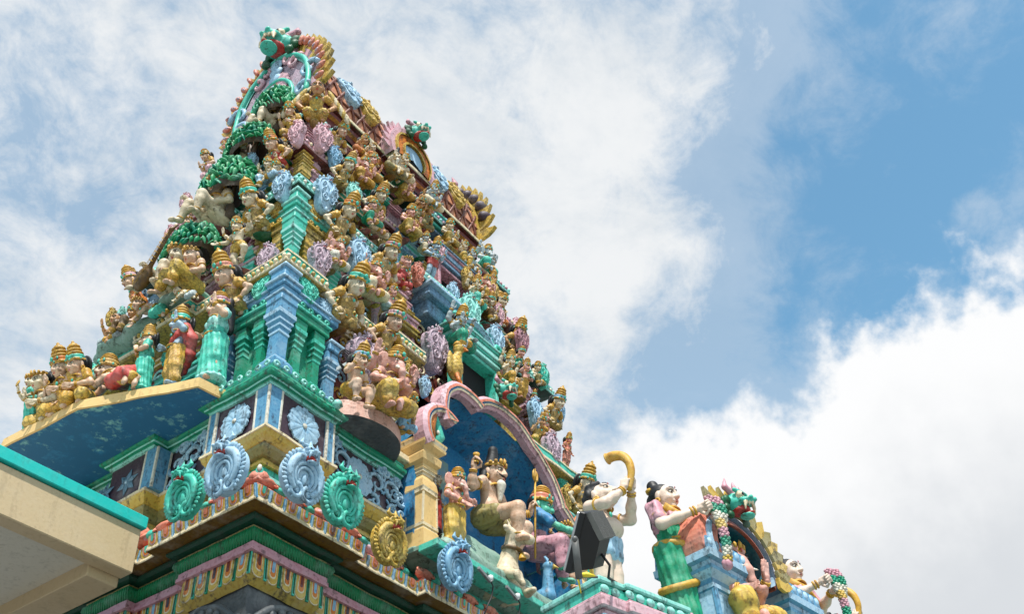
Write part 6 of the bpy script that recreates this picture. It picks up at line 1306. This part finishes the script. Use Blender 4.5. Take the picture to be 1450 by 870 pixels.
# floodlight standing on the pedestal
n_ = unit(-RT*.88+UP*.20+FW*.38); u_ = RT*.37+UP*.93; u_ = unit(u_-n_*(u_ @ n_)); s_ = np.cross(u_, n_); RF = np.array([s_, n_, u_]).T     # local y = light direction
pf = row_pt(829, 768, .36); fl_ = thing('floodlight', 'big black floodlight on a bracket aimed at the tower, in front of the horn-blowing boy', 'floodlight', pf); mw = MB()
mw.box((0, .02, 0), (.19, .022, .225), None, 0, .006)
h1 = [(-.175, .0, -.21), (.175, .0, -.21), (.175, .0, .21), (-.175, .0, .21), (-.13, -.14, -.15), (.13, -.14, -.15), (.13, -.14, .06), (-.13, -.14, .06)]
mw.add(h1, [(0, 1, 5, 4), (1, 2, 6, 5), (2, 3, 7, 6), (3, 0, 4, 7), (4, 5, 6, 7)], 0)
o = MB(); o.merge(mw, RF); blk = plain('black_enamel', (.006, .006, .0065), .5); o.build('housing', [blk], fl_)
m = MB()
for k in range(15): m.box((-.150+.0214*k, -.085, .150), (.0035, .022, .105), rotx(-.76), 0)
o = MB(); o.merge(m, RF); o.build('cooling_fins', [plain('fin_enamel', (.16, .155, .14), .4)], fl_)
m = MB(); m.box((0, .052, 0), (.18, .010, .215), None, 0, .003); o = MB(); o.merge(m, RF); o.build('front_frame', [plain('aluminium', (.55, .55, .55), .3, .8)], fl_)
m = MB(); pb = row_pt(818, 818, .44)-pf; q = -s_*.0-n_*.07-u_*.02; q = row_pt(814, 764, .66)-pf; m.tube([row_pt(820, 820, .58)-pf, q], .024, 8, 0, True, False, .4); m.tube([row_pt(820, 820, .58)-pf, pb+RT*.02, pb+RT*.14], .02, 8, 0, True, False, .4); m.ell(q, (.022,)*3, None, 8, 0); m.build('bracket', [plain('grey_enamel', (.10, .10, .095), .4)], fl_)
m = MB(); c0 = -n_*.14-u_*.05; m.tube([c0, c0-n_*.08-u_*.06, c0-n_*.10-u_*.16+FW*.05, row_pt(868, 826, .10)-pf+V3(0, 0, .02), row_pt(886, 836, .06)-pf+V3(0, 0, .01)], .010, 6, 0); m.build('cable', [plain('rubber', (.015, .015, .016), .6)], fl_)
m = MB(); m.tube([pb+V3(0, 0, .02)-FW*.03, pb+RT*.06+UP*.03-FW*.05, pb+RT*.12+UP*.02-FW*.05], [.012, .02, .004], 6, 0); m.tube([pb+V3(0, 0, .02)-FW*.03, pb+RT*.02-UP*.10-FW*.05], [.01, .004], 6, 0); m.build('yellow_tie', [plain('yellow_ribbon', (.75, .6, .03), .5)], fl_)
# ------------------------------------------------------------------ concrete roof of the neighbouring walkway on the left
bm_ = thing('walkway_roof', 'beige concrete walkway roof with a turquoise top edge butting against the tower', 'roof', (-6, 1.5, 7.3))
m = MB(); m.box((0, .10, .31), (5.72, .10, .27), None, 0, .012); m.build('edge_beam', [P('beige')], bm_)
m = MB(); m.box((0, .12, .665), (5.76, .16, .075), None, 0, .01); m.build('turquoise_coping', [P('turq')], bm_)
m = MB(); m.box((0, 2.6, .16), (5.70, 2.40, .06), None, 0); m.build('slab', [P('plaster')], bm_)
m = MB(); m.box((5.50, 2.4, .03), (.20, 2.20, .10), None, 0, .01); m.build('wall_beam', [P('beige')], bm_)
m = MB(); m.box((-.2, 3.0, -.35), (5.6, .12, .40), None, 0, .01); m.build('cross_beam', [P('beige')], bm_)
# dark granite niche head on the corner of the lower wall
m = MB()
for R, c in ((FR, V3(.95, .30, 6.3)), (FL, V3(.30, .95, 6.3))):
    for rr, k in ((.62, 0), (.50, 0)):
        m.tube([c+R @ V3(rr*math.cos(a), -.02, rr*math.sin(a)) for a in np.linspace(0, PI, 24)], .05, 8, 0)
    for a in np.linspace(.1, PI-.1, 14): m.ell(c+R @ V3(.56*math.cos(a), -.05, .56*math.sin(a)), (.05, .05, .05), None, 8, 0)
    m.box(c+R @ V3(0, .05, .0)*1.0+V3(0, 0, .36), (.7, .02, .02) if R is FR else (.02, .7, .02), None, 0)
part('granite_arch_moulding', m, ['darkstone'])
# ------------------------------------------------------------------ ground, sky, sun
m = MB(); m.add([(-900, -900, 0), (900, -900, 0), (900, 900, 0), (-900, 900, 0)], [(0, 1, 2, 3)]); g = m.build('ground', [P('stone')]); tag(g, kind='structure')
SUN_EL, SUN_AZ = math.radians(61), math.radians(-137)      # azimuth of the sun's direction, anticlockwise from +x
sd = V3(math.cos(SUN_EL)*math.cos(SUN_AZ), math.cos(SUN_EL)*math.sin(SUN_AZ), math.sin(SUN_EL))
sl = bpy.data.lights.new('sun', 'SUN'); sl.energy = 4.5; sl.angle = math.radians(1.2); sl.color = (1, .96, .9)
so = link('sun', sl); so.rotation_euler = Vector(sd).to_track_quat('Z', 'Y').to_euler()
world = bpy.data.worlds.new('World'); scene.world = world; world.use_nodes = True; nt = world.node_tree; L = nt.links.new
bg = nt.nodes['Background']; bg.inputs['Strength'].default_value = .1
sky = N(nt, 'ShaderNodeTexSky'); sky.sky_type = 'NISHITA'; sky.sun_disc = False; sky.sun_elevation = SUN_EL; sky.sun_rotation = PI/2-SUN_AZ; sky.air_density = 1.0; sky.dust_density = .6; sky.ozone_density = 1.2
tc = N(nt, 'ShaderNodeTexCoord'); dirv = tc.outputs['Generated']
def math_(op, a, b=None, c=None):
    n = N(nt, 'ShaderNodeMath', operation=op)
    for i, x in enumerate((a, b, c)):
        if x is None: continue
        if isinstance(x, (int, float)): n.inputs[i].default_value = x
        else: L(x, n.inputs[i])
    return n.outputs[0]
def dot(vec): n = N(nt, 'ShaderNodeVectorMath', operation='DOT_PRODUCT'); L(dirv, n.inputs[0]); n.inputs[1].default_value = vec; return n.outputs['Value']
def smooth(x, a, b, lo=0., hi=1.):
    n = N(nt, 'ShaderNodeMapRange'); n.interpolation_type = 'SMOOTHSTEP'; L(x, n.inputs['Value'])
    for k, v in (('From Min', a), ('From Max', b), ('To Min', lo), ('To Max', hi)): n.inputs[k].default_value = v
    return n.outputs[0]
sep = N(nt, 'ShaderNodeSeparateXYZ'); L(dirv, sep.inputs[0]); zz = math_('MAXIMUM', sep.outputs['Z'], .08)
cx_, cy_ = math_('DIVIDE', sep.outputs['X'], zz), math_('DIVIDE', sep.outputs['Y'], zz)      # a flat cloud layer overhead
cb = N(nt, 'ShaderNodeCombineXYZ'); L(cx_, cb.inputs['X']); L(cy_, cb.inputs['Y']); layer = cb.outputs[0]
def noise(scale, detail, rough, vec, mp=None, dist=0.0):
    n = N(nt, 'ShaderNodeTexNoise'); n.inputs['Scale'].default_value = scale; n.inputs['Detail'].default_value = detail; n.inputs['Roughness'].default_value = rough; n.inputs['Distortion'].default_value = dist
    if mp: q = N(nt, 'ShaderNodeMapping'); q.inputs['Rotation'].default_value = (0, 0, mp[0]); q.inputs['Scale'].default_value = (mp[1], mp[2], 1); q.inputs['Location'].default_value = (mp[3], mp[4], 0); L(vec, q.inputs['Vector']); vec = q.outputs[0]
    L(vec, n.inputs['Vector']); return n.outputs['Fac']
def blob(u, v, rad_px, w):                                  # a soft patch of the sky round one direction
    return math_('MULTIPLY', smooth(dot(tuple(ray(u, v))), math.cos(rad_px/F_PX*.93), 1.0), w)
hi = noise(3.2, 10, .66, layer, (.6, 1.0, 1.15, 0, 0), .2); wisp = noise(15, 12, .66, dirv, None, .5); fine = noise(38, 10, .68, dirv, None, .4)
dens = math_('ADD', math_('MULTIPLY', math_('SUBTRACT', hi, .5), 1.5), math_('ADD', math_('MULTIPLY', math_('SUBTRACT', wisp, .5), 1.9), math_('MULTIPLY', math_('SUBTRACT', fine, .5), .65)))
dens = math_('ADD', dens, .42)
for b in ((650, 60, 520, .28), (780, 260, 330, .22), (560, 170, 220, .25), (760, 480, 260, .2), (60, 500, 220, .4), (60, 70, 330, .18), (230, 270, 90, .12), (300, 120, 260, .15), (120, 200, 190, -.12), (250, 235, 80, -.2), (60, 330, 110, -.05), (1450, 80, 620, -.95), (1150, 300, 330, -.12), (1130, 330, 240, -.3), (1260, 420, 240, -.5), (1000, 510, 170, -.35), (1230, 250, 200, -.2), (1275, 250, 45, .42), (1378, 300, 42, .5), (1180, 360, 60, .3), (1060, 60, 160, .12), (960, 420, 190, .28), (990, 240, 300, .24), (1000, 60, 220, .2), (1130, 130, 160, .1), (1320, 40, 330, -.35)): dens = math_('ADD', dens, blob(*b))
cirrus = math_('MAXIMUM', smooth(dens, -.3, 1.15), smooth(dens, -1.1, -.1, 0, .34))
# the big heap cloud low on the right: everything under a ragged edge
a_, b_ = ray(930, 640), ray(1450, 345); nrm = np.cross(b_, a_); nrm /= np.linalg.norm(nrm)
nrm = nrm if ray(1300, 800) @ nrm > 0 else -nrm
edge = dot(tuple(nrm)); n3d = N(nt, 'ShaderNodeTexNoise'); n3d.inputs['Scale'].default_value = 7.5; n3d.inputs['Detail'].default_value = 9; n3d.inputs['Roughness'].default_value = .58; L(dirv, n3d.inputs['Vector'])
n3e = N(nt, 'ShaderNodeTexNoise'); n3e.inputs['Scale'].default_value = 30; n3e.inputs['Detail'].default_value = 6; L(dirv, n3e.inputs['Vector'])
edge = math_('ADD', edge, math_('ADD', math_('MULTIPLY', math_('SUBTRACT', n3d.outputs['Fac'], .5), .20), math_('MULTIPLY', math_('SUBTRACT', n3e.outputs['Fac'], .5), .045)))
heap = smooth(edge, -.012, .03)
for b in ((1200, 480, 90, .0),): pass
shade = noise(2.4, 5, .5, dirv); shade2 = smooth(edge, .04, .26)
def mixc(f, a, b):
    x = N(nt, 'ShaderNodeMix'); x.data_type = 'RGBA'; L(f, x.inputs['Factor'])
    for k, c in (('A', a), ('B', b)):
        if isinstance(c, tuple): x.inputs[k].default_value = (*c, 1)
        else: L(c, x.inputs[k])
    return x.outputs['Result']
K = .72/.1
CW, CG = tuple(K*q for q in (.89, .91, .925)), tuple(K*q for q in (.74, .79, .835))
tint = N(nt, 'ShaderNodeMix'); tint.data_type = 'RGBA'; tint.blend_type = 'MULTIPLY'; tint.inputs['Factor'].default_value = 1; L(sky.outputs[0], tint.inputs['A']); tint.inputs['B'].default_value = (1.36, 1.88, 1.70, 1)
ccol = mixc(smooth(hi, .38, .62), CG, CW)
col = mixc(cirrus, tint.outputs['Result'], ccol)
hcol = mixc(math_('MULTIPLY', shade2, smooth(shade, .35, .62)), tuple(K*q for q in (1.0, 1.005, 1.01)), tuple(K*q for q in (.72, .75, .785)))
col = mixc(heap, col, hcol)
L(col, bg.inputs['Color'])
vs_ = scene.view_settings; vs_.view_transform = 'Standard'; vs_.look = 'None'; vs_.exposure = .46; vs_.gamma = 1
scene.cycles.use_denoising = True; scene.cycles.max_bounces = 6; scene.cycles.diffuse_bounces = 3
